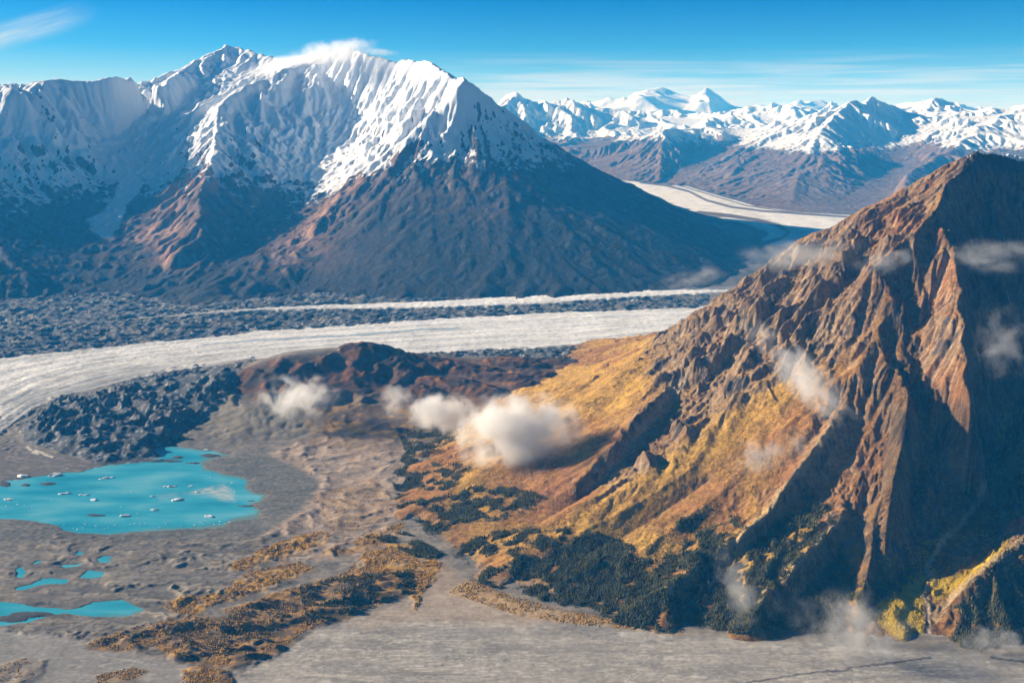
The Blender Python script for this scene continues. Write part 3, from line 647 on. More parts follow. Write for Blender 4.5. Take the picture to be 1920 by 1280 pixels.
bowl = sstep(6, -6, sdist([(380, 800), (420, 760), (440, 745), (465, 760), (470, 790), (440, 815), (400, 822)], *project(X, Y, z), 30.))
paint(alb, bowl * hm1 * .8, rgb(.235, .205, .155))
paint(alb, sstep(3.5, 1.5, pathdist([(310, 797), (318, 788), (328, 778)], *project(X, Y, z), 20.)), rgb(.42, .28, .19))
g2 = sstep(10, 30, z0) * sstep(120, 90, z0) * sstep(540, 640, gpx) * sstep(1000, 940, gpx) * (1 - plain) * sstep(870, 800, gpy) * sstep(735, 760, gpy)
paint(alb, g2 * .8 * (1 - hill2m), rgb(.12, .075, .04)); paint(alb, g2 * (1 - hill2m) * sstep(.1, .3, a2 + a1) * .8, rgb(.33, .20, .05))
paint(alb, gold_ * sstep(-.42, -.1, a2 + a3 * .6) * .92, rgb(.46, .26, .05)); paint(alb, gold_ * sstep(.1, .4, a3) * .5, rgb(.20, .105, .04))
paint(alb, rust_ * .85, rgb(.16, .095, .045)); paint(alb, rust_ * sstep(.05, .3, a3 + a2 * .8) * .75, rgb(.44, .24, .05)); paint(alb, rust_ * sstep(-.1, -.4, a2) * .7, rgb(.055, .055, .03))
for q in flow: paint(alb, sstep(2.6, 1.0, pathdist(q, gpx + a2 * 6, gpy + a3 * 2, 30.)) * .8, rgb(.06, .06, .065))
paint(alb, sstep(1.6, .6, np.abs(perlin(X / 160, Y / 60, 131)) * 30) * sstep(560, 300, gpx) * plain * .6 * sstep(.0, .3, a1), rgb(.42, .40, .36))
mud = soft([(-300, 835), (30, 832), (100, 845), (180, 868), (185, 880), (100, 886), (0, 900), (-300, 900)], jx, jy, 5.)
paint(alb, mud * .9, rgb(.14, .125, .115)); paint(alb, mud * sstep(.2, .4, n_f) * .7, rgb(.30, .28, .25))
paint(alb, sstep(2.4, 1.0, pathdist([(52, 838), (62, 848), (72, 852), (66, 844), (85, 852), (98, 856)], gpx + a3 * 4, gpy + a2 * 2, 20.)), rgb(.62, .58, .50))
rc = np.zeros_like(alb); rc[:] = rgb(.095, .10, .105); paint(rc, sstep(.0, .35, a2 + a3 * .4), rgb(.055, .058, .062)); paint(rc, sstep(.2, .45, a3 + a1 * .4), rgb(.20, .205, .21))
paint(rc, sstep(.0, .4, a1 + a4 * .5) * .5, rgb(.13, .115, .10)); alb = lerp(alb, rc, rub[..., None])
paint(alb, lobem * sstep(3, 7, z - blur(z, 6)) * .0, rgb(.5, .5, .5))
paint(alb, rub * sstep(.34, .46, a3 + a2 * .3) * .7, rgb(.42, .44, .46))
strk = fbm(sflow * 26 + a1 * .25, X / 3500, 3, 86)
ic = np.zeros_like(alb); ic[:] = rgb(.78, .785, .79)
paint(ic, sstep(.0, .4, ribs) * sstep(1200, 200, gpx) * .5, rgb(.44, .425, .40)); paint(ic, sstep(.15, .5, ribs2) * .25 * sstep(900, 300, gpx), rgb(.38, .37, .35)); paint(ic, sstep(.1, -.3, ribs) * .6, rgb(.72, .715, .70))
paint(ic, sstep(.35, .85, sflow + a1 * .25) * sstep(620, 250, gpx) * .9, rgb(.33, .335, .335))
paint(ic, sstep(.1, .35, a3 + a2 * .5) * sstep(700, 300, gpx) * .5, rgb(.27, .265, .255))
paint(ic, sstep(2.2, .8, pathdist([(380, 648), (450, 641), (560, 635), (640, 632), (720, 624), (860, 616)], gpx, gpy + a1 * 3, 20.)) * .8, rgb(.22, .33, .42))
paint(ic, sstep(.22, .5, strk) * .45, rgb(.36, .36, .36)); paint(ic, sstep(.35, .6, a1 + a2 * .4) * .25, rgb(.5, .55, .6))
alb = lerp(alb, ic, white[..., None])
alb = lerp(alb, ic * lerp(.55, 1.05, sstep(200, 800, gpx))[..., None], thin[..., None])
paint(alb, sstep(-.3, .1, isl) * (sd < 2) * 1., rgb(.07, .07, .07))
rz = sstep(5, -5, sdist([(700, 700), (760, 665), (860, 668), (1000, 680), (1110, 682), (1080, 700), (1010, 722), (940, 745), (880, 770), (760, 770), (700, 740)], gpx + a2 * 8, gpy + a1 * 6, 30.)) * (1 - rub)
paint(alb, rz * (1 - hill2m) * .85, rgb(.10, .055, .035)); paint(alb, rz * sstep(.1, .35, a2 + a1 * .4) * .7, rgb(.20, .10, .04))
# upstream glacier
far = sstep(1.5, -1.5, sdist([(1150, 338), (1200, 342), (1290, 350), (1350, 368), (1420, 388), (1500, 398), (1700, 410), (1700, 470), (1500, 460), (1455, 462), (1428, 452), (1440, 436), (1400, 421), (1330, 406), (1290, 395), (1220, 368), (1130, 340)], gpx + a4 * 1.5, gpy + a4, 20.))
alb = lerp(alb, np.broadcast_to(rgb(.84, .84, .83), alb.shape), far[..., None])
paint(alb, far * sstep(.1, .5, perlin(X / 500, Y / 3000 + X / 900, 141)) * .25, rgb(.5, .49, .47))
for q, wd in (([(1200, 343), (1250, 349), (1292, 360), (1325, 377), (1370, 389), (1430, 397), (1600, 409)], 2.6), ([(1270, 348), (1340, 369), (1400, 387), (1470, 397), (1600, 404)], 1.3), ([(1310, 400), (1370, 406), (1420, 414), (1460, 424), (1478, 436), (1465, 449), (1420, 460)], 4.5)):
    paint(alb, sstep(wd, wd * .5, pathdist(q, gpx + a4 * 2, gpy + a4, 20.)), rgb(.15, .125, .11))
rub3 = soft([(1255, 412), (1300, 412), (1370, 420), (1425, 430), (1430, 442), (1380, 448), (1300, 436), (1255, 424)], gpx + a1 * 3, gpy + a1 * 2, 2.)
paint(alb, rub3, rgb(.22, .20, .185)); z += rub3 * (ridged(X / 160, Y / 200, 4, 143) - .4) * 40
bed = (gpy < 545) & (gpx > 1200)
paint(alb, bed * (1 - far) * (1 - rub3) * .8, rgb(.10, .095, .09))
z += far * 10 + bed * (1 - far) * fbm(X / 200, Y / 300, 4, 144) * 14
z = z - 50 * sstep(2, -8, gpy - np.minimum(cF + 6, c2 - 9)) * (gpx < 1330) * (gpy > 480)
GZ = z; GXn, GYn = X, Y
def ground_z(x, y):
    iy = np.clip(np.log(np.asarray(y) / rows[0]) / math.log(1 + k), 0, ny - 1.01); ix = np.clip((np.asarray(x) / y - tcol[0]) * 560, 0, nx - 1.01)
    return GZ[np.rint(iy).astype(int), np.rint(ix).astype(int)]
snow2 = np.zeros_like(z)
V = np.stack([X, Y, z], -1).reshape(-1, 3); fc = grid_faces(ny, nx)
icef = ((np.maximum.reduce([white, thin, rub, far, rub3]) > .5)).ravel()[fc].mean(1) >= .5
hillf = (hm1 * (z0 > 45) + hill2m > .5).ravel()[fc].mean(1) >= .5
gm = terrain_mat('valley_ground', 5.0, 0.25, contrast=.25)
im = terrain_mat('glacier_surface', 8.0, 0.35, contrast=.30)
make_mesh('glacier', V, fc[icef], im, {'alb': alb}, {'snow': snow2}, label='long striped glacier crossing the valley')
make_mesh('hill', V, fc[hillf & ~icef], gm, {'alb': alb}, {'snow': snow2}, label='low rust brown moraine hills beside the glacier')
make_mesh('ground', V, fc[~hillf & ~icef], gm, {'alb': alb}, {'snow': snow2}, label='grey valley floor')
# wide ground sheet to the horizon, below everything
sx_ = np.array([-90000, -30000, -9000, 0, 9000, 30000, 90000.]); sy_ = np.array([-30000, -3000, 1940, 8000, 20000, 60000, 130000.])
SX, SY = np.meshgrid(sx_, sy_); SZ = np.full(SX.shape, -14.0)
plainm = terrain_mat('far_ground', 40.0, .5); al = np.zeros(SX.shape + (3,), F32); al[:] = rgb(.2, .18, .16)
make_mesh('ground', np.stack([SX, SY, SZ], -1).reshape(-1, 3), grid_faces(7, 7), plainm, {'alb': al}, {'snow': SX * 0}, label='open ground to the horizon')

# water
def water_mat():
    m = bpy.data.materials.new('glacial_water'); m.use_nodes = True; n = m.node_tree.nodes; l = m.node_tree.links; b = n['Principled BSDF']
    tc = nn(n, 'ShaderNodeTexCoord'); mp = nn(n, 'ShaderNodeMapping'); mp.inputs['Scale'].default_value = (1, 2.6, 1); l.new(tc.outputs['Object'], mp.inputs[0])
    t = nn(n, 'ShaderNodeTexNoise'); t.inputs['Scale'].default_value = .0035; t.inputs['Detail'].default_value = 6; l.new(mp.outputs[0], t.inputs['Vector'])
    c = ramp(n, l, t.outputs['Fac'], [(.32, (.02, .29, .43)), (.50, (.055, .39, .52)), (.70, (.17, .50, .60))])
    at = nn(n, 'ShaderNodeAttribute', attribute_name='silt'); t3 = nn(n, 'ShaderNodeTexNoise'); t3.inputs['Scale'].default_value = .03; t3.inputs['Detail'].default_value = 5; l.new(mp.outputs[0], t3.inputs['Vector'])
    f = math_node(n, l, 'ADD', at.outputs['Fac'], math_node(n, l, 'MULTIPLY', math_node(n, l, 'SUBTRACT', t3.outputs['Fac'], .5), .5))
    sf = ramp(n, l, f, [(.35, (0, 0, 0)), (1.0, (1, 1, 1))])
    c = mix(n, l, sf, c, (.16, .27, .25))
    a2_ = nn(n, 'ShaderNodeAttribute', attribute_name='pale_patch'); mk = math_node(n, l, 'MULTIPLY', a2_.outputs['Fac'], ramp(n, l, t3.outputs['Fac'], [(.4, (.2,) * 3), (.6, (1, 1, 1))]))
    c = mix(n, l, mk, c, (.52, .56, .55))
    l.new(c, b.inputs['Base Color']); b.inputs['Roughness'].default_value = .22; b.inputs['Specular IOR Level'].default_value = .35
    t2 = nn(n, 'ShaderNodeTexNoise'); t2.inputs['Scale'].default_value = .12; t2.inputs['Detail'].default_value = 4; l.new(tc.outputs['Object'], t2.inputs['Vector'])
    bp = nn(n, 'ShaderNodeBump'); bp.inputs['Distance'].default_value = .5; bp.inputs['Strength'].default_value = .25; l.new(t2.outputs['Fac'], bp.inputs['Height']); l.new(bp.outputs[0], b.inputs['Normal'])
    return m
WX, WY = np.meshgrid(np.linspace(-3600, -500, 310), np.linspace(2450, 4620, 240))
WX = WX.astype(F32); WY = WY.astype(F32); WZ = WX * 0; wpx, wpy = project(WX, WY, WZ)
wsd = 60 + WZ
for q in [lake] + ponds: wsd = np.minimum(wsd, sdist(q, wpx, wpy * 1.0, 60.))
silt = sstep(-16, 3, wsd + fbm(WX / 120, WY / 120, 3, 151) * 8) * sstep(60, 430, wpx) * .9 + sstep(-7, 2, wsd) * .35
pale_patch = np.maximum(soft([(345, 925), (380, 916), (420, 908), (436, 918), (440, 940), (410, 936), (390, 926)], wpx, wpy, 5.), .35 * soft([(290, 928), (330, 922), (340, 932), (300, 936)], wpx, wpy, 5.))  # paler patches on the water
make_mesh('lake', np.stack([WX, WY, WZ], -1).reshape(-1, 3), grid_faces(240, 310), water_mat(), floats={'silt': silt, 'pale_patch': pale_patch}, label='turquoise glacial lake')

# ================================================================== snow mountain across the glacier
print('snow mountain')
M2 = Field(-11500, 4700, 6900, 18600, 15.0)
def PL(pts): return [P(*p) for p in pts]
foot2 = [gpoint(*p) for p in [(-700, 660), (-400, 630), (0, 618), (200, 605), (340, 580), (480, 564), (620, 552), (760, 560), (900, 570), (1000, 569), (1150, 561), (1290, 551), (1400, 530), (1430, 505), (1400, 462), (1340, 425), (1312, 406), (1240, 378), (1150, 345), (1060, 330)]]
S0 = PL([(-900, 120, 10000), (-500, 130, 11000), (-200, 160, 12000), (-60, 172, 11700), (0, 172, 11500), (45, 176, 11500), (75, 170, 12000), (100, 158, 12600), (150, 163, 12600), (210, 155, 12800), (270, 150, 13300), (330, 147, 14000), (345, 138, 14600), (385, 108, 15600), (420, 90, 16000), (455, 98, 16000), (490, 108, 15600), (540, 122, 15000), (600, 108, 14200), (650, 98, 13800), (700, 114, 13300),
     (735, 124, 13000), (765, 120, 12700), (800, 124, 12200), (830, 140, 11700), (850, 155, 11300), (872, 153, 10950), (905, 178, 11000), (945, 205, 11150), (1000, 247, 11400), (1060, 292, 11800), (1120, 328, 12200), (1200, 366, 12750), (1312, 405, 13300)])
A2 = PL([(600, 118, 14000), (560, 133, 13700), (500, 148, 13300), (455, 170, 12800), (410, 210, 12300), (402, 290, 11100), (388, 335, 10450), (372, 385, 9850), (380, 440, 9250), (368, 495, 8750), (345, 547, 8100)])
A3 = PL([(388, 335, 10450), (330, 385, 10050), (280, 430, 9700), (265, 447, 9600)])
VA2 = PL([(320, 175, 14000), (290, 205, 13600), (270, 240, 13100), (240, 290, 12400), (262, 345, 11400), (215, 400, 10700), (200, 460, 9650), (235, 520, 8700), (300, 568, 7800)])
SAD = PL([(345, 178, 13700), (400, 168, 14200), (450, 150, 14600), (520, 138, 14600)])
VB2 = PL([(648, 230, 12900), (640, 290, 12300), (612, 350, 11300), (570, 402, 10500), (545, 438, 9950), (522, 478, 9400), (503, 510, 8900), (490, 547, 8250)])
B2 = PL([(872, 153, 10950), (800, 222, 10850), (722, 290, 10650), (690, 322, 10500), (620, 388, 9950), (592, 440, 9450), (577, 480, 9150), (566, 515, 8750), (562, 545, 8400)])
C2 = PL([(872, 153, 10950), (890, 250, 10250), (900, 350, 9550), (905, 450, 8900), (905, 535, 8300)])
V2c = PL([(770, 330, 10050), (760, 430, 9150), (750, 520, 8400)])
D2 = PL([(-60, 172, 11700), (-250, 300, 10400), (-330, 380, 9200), (-300, 470, 8100), (-260, 555, 7400)])  # unseen ridge left of the frame, added to shade the left flank
E2 = PL([(210, 155, 12800), (180, 220, 12100), (170, 290, 10700), (130, 380, 9500), (90, 470, 8600), (100, 540, 7750)])
back2 = [[(x, 18300, 600) for x in range(-11000, 0, 400)], [(x, 18300, -100) for x in range(1000, 4000, 400)], [(-5000, 17500, 1300), (-3000, 17000, 1400), (-500, 15500, 900), (1500, 15000, 500)]]
h = M2.solve([foot2, S0, A2, A3, VA2, SAD, VB2, B2, D2, [gpoint(a, b)[:2] + (-160,) for a, b in [(1180, 350), (1290, 385), (1400, 415), (1500, 450), (1500, 500), (1450, 540)]]] + back2, edges={'n': -400, 'r': -300}, maxl=6)
X, Y = M2.X, M2.Y; h = h + 80 * sstep(55, 330, h)
up = sstep(60, 500, h); hi = sstep(700, 1500, h)
wx = fbm(X / 900, Y / 900, 3, 205) * 260; wy = fbm(X / 900, Y / 900, 3, 209) * 260
z0 = h.copy()
crest = np.exp(-np.abs(h - blur(h, 30)) / 60)
qx, qy = project(X, Y, h)
pyr0 = soft([(900, 220), (1000, 260), (1330, 410), (1400, 560), (560, 560), (600, 460), (740, 330), (870, 330)], qx, qy, 30.)
cf2 = np.minimum(crest_fade(X, Y, [S0], 420, .10), crest_fade(X, Y, [A2, B2], 220, .3))
sad0 = soft([(200, 170), (345, 130), (420, 80), (500, 100), (620, 80), (600, 118), (500, 150), (455, 175), (400, 215), (300, 230)], qx, qy, 14.); cf2 = cf2 * (1 - .75 * sad0)
h = h + up * cf2 * ((ridged((X + wx) / 1000, (Y + wy) / 1300, 5, 221) - .40) * (45 + 75 * hi) * lerp(1., .4, pyr0) + (ridged((X + wx) / 330, (Y + wy) / 420, 4, 231) - .40) * (10 + 26 * hi) * lerp(1., .4, pyr0))
he = erode_ms(h, 15.0, [(5, 12000, .2), (3, 30000, .2), (1, 100000, .14)], 5, h > 90)
h = lerp(he, h, .7 * pyr0)
fl = ridged((X + wx * .6) / 170, (Y + wy) / 720, 5, 243, gain=.6); h = h + up * ((fl - .4) * (10 + 42 * hi) * cf2 * lerp(1., .6, pyr0) + (ridged(X / 60 + wx / 400, Y / 230, 3, 241) - .4) * (3 + 13 * hi) * cf2)
# keep the skyline where it was traced
for _ in range(2):
    pass
mpx, mpy = project(X, Y, h)
gx, gy, sl = slopes(h, 15.0); curv = h - blur(h, 12)
b1 = fbm(X / 900, Y / 900, 5, 251); b2 = fbm(X / 220, Y / 220, 4, 252); b3 = fbm(X / 70, Y / 70, 3, 253)
alb = np.zeros(X.shape + (3,), F32); alb[:] = rgb(.048, .040, .036)
paint(alb, sstep(-.1, .3, b2 + b1 * .5) * .8, rgb(.11, .08, .062)); paint(alb, sstep(.1, .35, b3) * .4, rgb(.09, .075, .07))
paint(alb, sstep(800, 450, h + b1 * 200) * .85, rgb(.026, .026, .026))  # dark low rock, blackened further to paint in shade
spur_lit = np.exp(-np.minimum(pathdist([q[:2] for q in A2[4:]], X + 260, Y, 1e5), np.minimum(pathdist([q[:2] for q in B2[2:]], X + 120, Y, 1e5), pathdist([q[:2] for q in A3], X, Y, 1e5))) / 190)
paint(alb, np.clip(spur_lit * 1.3, 0, 1) * sstep(110, 260, h) * sstep(-.3, .1, b2 + .2), rgb(.30, .175, .115))  # brown spurs, left sides brightened in the colour to look sunlit
gull = sstep(-2, -9, curv) * sstep(120, 250, h) * sstep(1200, 800, h); paint(alb, gull * .55, rgb(.30, .25, .21))
wallm = sstep(.95, 1.5, sl + b3 * .4)
# snow: a ragged line that climbs on steep and sun-facing rock
snow = (h - 860 - b1 * 240 - b2 * 130) / 520 + .42 - np.clip(sl - .75, 0, 2) * .8 - np.clip(curv, 0, 12) * .022 + np.clip(-curv, 0, 12) * .02
pyr = soft([(860, 150), (900, 175), (1000, 245), (1330, 410), (1330, 560), (560, 560), (560, 460), (720, 290), (800, 260), (850, 300), (870, 230)], mpx, mpy, 14.)
snow += .12 + (1 - pyr) * .28 + (1 - pyr) * sstep(900, 1300, h) * .25; snow -= pyr * .22
snow -= pyr * sstep(880, 960, mpx) * .16
gl = soft([(190, 190), (330, 165), (345, 190), (305, 215), (320, 240), (300, 270), (275, 300), (268, 345), (262, 355), (232, 400), (222, 430), (210, 446), (192, 448), (172, 430), (168, 412), (200, 390), (225, 345), (215, 320), (188, 290), (190, 268), (215, 260)], mpx + b2 * 10, mpy, 6.)
cirq = soft([(540, 245), (600, 275), (680, 275), (735, 290), (700, 320), (640, 330), (625, 345), (600, 340), (560, 330), (520, 290)], mpx + b2 * 16, mpy + b2 * 8, 8.)
sadl = soft([(300, 190), (345, 178), (345, 138), (420, 90), (500, 108), (620, 80), (600, 118), (500, 150), (455, 175), (400, 215), (330, 205)], mpx, mpy, 8.)
snow -= sstep(.25, .6, fbm((X + wx * .6) / 85, (Y + wy) / 420, 4, 255) + .25 * b3) * .6 * sstep(2300, 1100, h)
snow = np.maximum(snow, np.maximum(np.maximum(gl, cirq) * .92, sadl * 1.1))
snow = np.clip(snow, -.5, 1.4)
paint(alb, gl * 1., rgb(.45, .45, .45))
V = np.stack([X, Y, h], -1).reshape(-1, 3); fc = grid_faces(M2.ny, M2.nx)
keep = h.ravel()[fc].max(1) > -80
make_mesh('mountain', V, fc[keep], terrain_mat('snowy_rock', 22.0, .9, contrast=.35, snow_soft=.06), {'alb': alb}, {'snow': snow}, label='big snow capped mountain across the glacier')

# ================================================================== mountains up the valley
print('far mountains')
def far_range(name, F, curves, edges, amp, sc, seed, rock, snowline, soften, label, s, er=120000, base=None, floor=-1e9, snowk=1.0):
    h = F.solve(curves, edges=edges, maxl=6); X, Y = F.X, F.Y
    b0 = 200 + (Y - 15000) * .01
    up = sstep(40, 500, h - b0)
    wx = fbm(X / (sc * .9), Y / (sc * .9), 3, seed + 1) * sc * .25
    h = h + up * crest_fade(X, Y, curves[2:], sc * .3, .35) * ((ridged((X + wx) / sc, (Y - wx) / sc / 1.25, 6, seed) - .38) * amp)
    if er: h = erode_ms(h, F.cell, [(2, 24000, .16), (1, 60000, .14)], seed, h > b0 + 60)
    gx, gy, sl = slopes(h, F.cell); curv = (h - blur(h, 10)) / F.cell
    b1 = fbm(X / sc, Y / sc, 5, seed + 3); b2 = fbm(X / sc * 5, Y / sc * 5, 4, seed + 4)
    alb = np.zeros(X.shape + (3,), F32); alb[:] = rock
    paint(alb, sstep(-.1, .35, b2) * .6, rock * 1.45); paint(alb, sstep(.1, -.4, curv) * .3, rock * 1.7)
    aspect = -gx * math.sin(SUN_AZ)                         # snow lies longer on the slopes turned from the sun
    snow = (h - snowline - b1 * soften * .6 - b2 * soften * .3) / soften + .5 - np.clip(sl - .7, 0, 2) * .6 - np.clip(curv, 0, 2) * .18 + np.clip(-curv, 0, 2) * .1
    snow += np.clip(-gx * snowk, -1, 1) * .3 - np.clip(gy, 0, 1) * 0
    V = np.stack([X, Y, h], -1).reshape(-1, 3); fc = grid_faces(F.ny, F.nx); keep = h.ravel()[fc].max(1) > floor
    return make_mesh(name, V, fc[keep], terrain_mat(label.split()[0] + '_far_rock', s, .9, contrast=.3, snow_soft=.12), {'alb': alb}, {'snow': np.clip(snow, -.5, 1.5)}, label=label)
F3 = Field(600, 14500, 12800, 26500, 24.0)
ft3 = [gpoint(*p) for p in [(1100, 322), (1118, 325), (1170, 338), (1235, 347), (1262, 350)]]
ft4 = [gpoint(*p) for p in [(1290, 350), (1340, 366), (1400, 386), (1500, 400), (1600, 408), (1750, 415), (2100, 430)]]
c3 = [ft3, ft4, [gpoint(a, b)[:2] + (-150,) for a, b in [(1100, 345), (1180, 352), (1300, 378), (1420, 405), (1560, 425)]],
  PL([(1100, 322, 20500), (1120, 316, 20700), (1180, 285, 21000), (1245, 243, 21300), (1300, 240, 22500), (1370, 238, 23500), (1430, 243, 24500)]),
  PL([(1245, 243, 21300), (1240, 290, 20200), (1236, 342, 18500)]),
  PL([(1400, 262, 21800), (1330, 310, 20300), (1275, 348, 18600)]),
  PL([(1275, 346, 18500), (1300, 325, 18800), (1370, 287, 19600), (1440, 256, 20300), (1500, 228, 20800), (1560, 205, 21200), (1604, 185, 21500), (1617, 192, 21600), (1634, 177, 21700), (1650, 187, 21800), (1677, 197, 22000), (1720, 230, 22500), (1738, 204, 23500), (1754, 181, 24000), (1784, 190, 24000), (1826, 217, 23500), (1870, 212, 22500), (1899, 204, 22200), (1920, 192, 22000), (2050, 180, 21500), (2300, 220, 21000)]),
  PL([(1600, 184, 21500), (1540, 240, 19800), (1572, 280, 18300), (1580, 340, 16300), (1590, 398, 14000)]),
  PL([(1500, 228, 20800), (1475, 290, 18600), (1430, 370, 15800)]),
  PL([(1540, 240, 19800), (1500, 320, 17000), (1480, 392, 14200)]),
  PL([(1690, 230, 21000), (1700, 300, 19000), (1680, 345, 17300), (1640, 390, 14800)]),
  PL([(1920, 196, 22000), (1850, 235, 19800), (1770, 285, 17500), (1700, 325, 15800), (1690, 390, 14000)]),
  PL([(1470, 262, 20200), (1440, 300, 18400), (1380, 360, 16300)]),
  [(x, 26400, 900) for x in range(700, 14000, 500)]]
far_range('mountain', F3, c3, {'n': -300}, 190, 1500, 301, rgb(.15, .105, .085), 900, 260, 'brown and snowy mountains above the far glacier', 30., floor=0)
F4 = Field(-3500, 19500, 24500, 36000, 42.0)
c4_ = [PL([(800, 240, 27000), (900, 220, 27500), (945, 195, 29000), (975, 176, 30000), (1010, 190, 30000), (1050, 205, 29500), (1075, 188, 29000), (1115, 208, 29500), (1160, 204, 31000), (1210, 206, 32000), (1290, 212, 33000), (1350, 216, 33000), (1400, 200, 33000), (1440, 212, 33500), (1500, 205, 33000), (1560, 198, 33000), (1620, 206, 33000), (1700, 206, 32000), (1760, 200, 32000), (1860, 212, 32000), (1960, 200, 32000), (2200, 195, 32000)]),
       PL([(1075, 188, 29000), (1100, 240, 27500), (1180, 280, 25800), (1230, 300, 24600)]), PL([(945, 195, 29000), (1000, 250, 27500), (1060, 300, 26000), (1110, 318, 24800)]),
       PL([(1010, 235, 27500), (1075, 262, 26600), (1150, 305, 25000)]), PL([(1290, 212, 33000), (1280, 232, 28000), (1300, 250, 25500)]), PL([(1400, 200, 33000), (1430, 235, 28000)]),
       [(x, 35900, 900) for x in range(-3000, 19000, 800)], [(x, 24550, 500) for x in range(-3000, 19000, 800)]]
far_range('mountain', F4, c4_, {}, 520, 3000, 401, rgb(.14, .11, .10), 420, 500, 'white ridges behind the far glacier', 55.)
F5 = Field(-5500, 30000, 36500, 47500, 70.0)
c5_ = [PL([(900, 222, 37700), (1050, 212, 38700), (1120, 197, 39700), (1150, 191, 40200), (1175, 187, 40200), (1205, 179, 40700), (1240, 173, 40700), (1270, 181, 40700), (1290, 191, 40700), (1305, 189, 40700), (1325, 173, 41200), (1350, 185, 41200), (1375, 205, 41200), (1410, 207, 40700), (1450, 213, 40700), (1500, 195, 40700), (1540, 197, 40700), (1580, 211, 40700), (1680, 207, 40700), (1740, 193, 40700), (1760, 191, 40700), (1800, 207, 40700), (1880, 213, 40700), (1950, 203, 40700), (2200, 207, 40700)]), PL([(888, 230, 36400), (1108, 205, 38400), (1163, 195, 38900), (1228, 181, 39400), (1278, 199, 39400), (1313, 181, 39900), (1363, 213, 39900), (1438, 221, 39400), (1528, 205, 39400), (1668, 215, 39400), (1748, 199, 39400), (1868, 221, 39400), (2188, 215, 39400)]), PL([(900, 215, 39000), (1050, 205, 40000), (1120, 190, 41000), (1150, 184, 41500), (1175, 180, 41500), (1205, 172, 42000), (1240, 166, 42000), (1270, 174, 42000), (1290, 184, 42000), (1305, 182, 42000), (1325, 166, 42500), (1350, 178, 42500), (1375, 198, 42500), (1410, 200, 42000), (1450, 206, 42000), (1500, 188, 42000), (1540, 190, 42000), (1580, 204, 42000), (1680, 200, 42000), (1740, 186, 42000), (1760, 184, 42000), (1800, 200, 42000), (1880, 206, 42000), (1950, 196, 42000), (2200, 200, 42000)]),
       [(x, 47400, 700) for x in range(-5000, 30000, 1000)], [(x, 36600, 700) for x in range(-5000, 30000, 1000)]]
far_range('mountain', F5, c5_, {}, 420, 2600, 501, rgb(.2, .17, .16), 500, 700, 'farthest row of white peaks', 90., er=0)

# ================================================================== air
def volbox(name, lo, hi, mat, kind='stuff'):
    x0, y0, zz0 = lo; x1, y1, zz1 = hi
    v = np.array([(x, y, z_) for z_ in (zz0, zz1) for y in (y0, y1) for x in (x0, x1)], F32)
    f = np.array([(0, 2, 3, 1), (4, 5, 7, 6), (0, 1, 5, 4), (2, 6, 7, 3), (0, 4, 6, 2), (1, 3, 7, 5)], np.int32)
    return make_mesh(name, v, f, mat, kind=kind, smooth=False)
hz = bpy.data.materials.new('haze_air'); hz.use_nodes = True; n = hz.node_tree.nodes; l = hz.node_tree.links
n.remove(n['Principled BSDF']); pv = nn(n, 'ShaderNodeVolumePrincipled'); l.new(pv.outputs[0], n['Material Output'].inputs['Volume'])
pv.inputs['Color'].default_value = (.035, .40, 1.0, 1); pv.inputs['Absorption Color'].default_value = (1, 1, 1, 1)
pv.inputs['Density'].default_value = 3.0e-5; pv.inputs['Anisotropy'].default_value = 0.0
hb_ = volbox('haze', (-120000, -31000, -16), (120000, 131000, 3300), hz); hb_['label'] = 'blue haze filling the valleys'

# ================================================================== woods, shrubs
print('woods')
rng = np.random.default_rng(12)
def plain_mat(name, col, rough=.9, var=.5, sc=.05, attr=None):
    m = bpy.data.materials.new(name); m.use_nodes = True; n = m.node_tree.nodes; l = m.node_tree.links; b = n['Principled BSDF']
    b.inputs['Roughness'].default_value = rough; b.inputs['Specular IOR Level'].default_value = .15
    tc = nn(n, 'ShaderNodeNewGeometry'); t = nn(n, 'ShaderNodeTexNoise'); t.inputs['Scale'].default_value = sc; t.inputs['Detail'].default_value = 4
    l.new(tc.outputs['Position'], t.inputs['Vector'])
    g = ramp(n, l, t.outputs['Fac'], [(.3, (1 - var,) * 3), (.7, (1 + var,) * 3)])
    if attr:
        a = nn(n, 'ShaderNodeAttribute', attribute_name=attr); col = a.outputs['Color']
    l.new(mix(n, l, 1.0, col, g, 'MULTIPLY'), b.inputs['Base Color']); return m
def tree_template():
    v = [(0, 0, 1.0)]; f = []
    for k, (r, z_) in enumerate(((.10, .72), (.075, .70), (.17, .38), (.12, .36), (.21, .06))):
        for q in range(5):
            a = q * 2 * math.pi / 5 + k * .5; v.append((r * math.cos(a), r * math.sin(a), z_))
    for q in range(5): f.append((0, 1 + q, 1 + (q + 1) % 5))
    for ring in range(4):
        for q in range(5):
            a = 1 + ring * 5 + q; b = 1 + ring * 5 + (q + 1) % 5
            f += [(a, a + 5, b + 5), (a, b + 5, b)]
    for q in range(3):
        a = q * 2.1; v.append((.02 * math.cos(a), .02 * math.sin(a), -.05)); 
    for q in range(3):
        a = q * 2.1; v.append((.02 * math.cos(a), .02 * math.sin(a), .10))
    o = 26
    for q in range(3):
        r = (q + 1) % 3; f += [(o + q, o + r, o + 3 + r), (o + q, o + 3 + r, o + 3 + q)]
    return np.array(v, F32), np.array(f, np.int32)
TV, TF = tree_template()
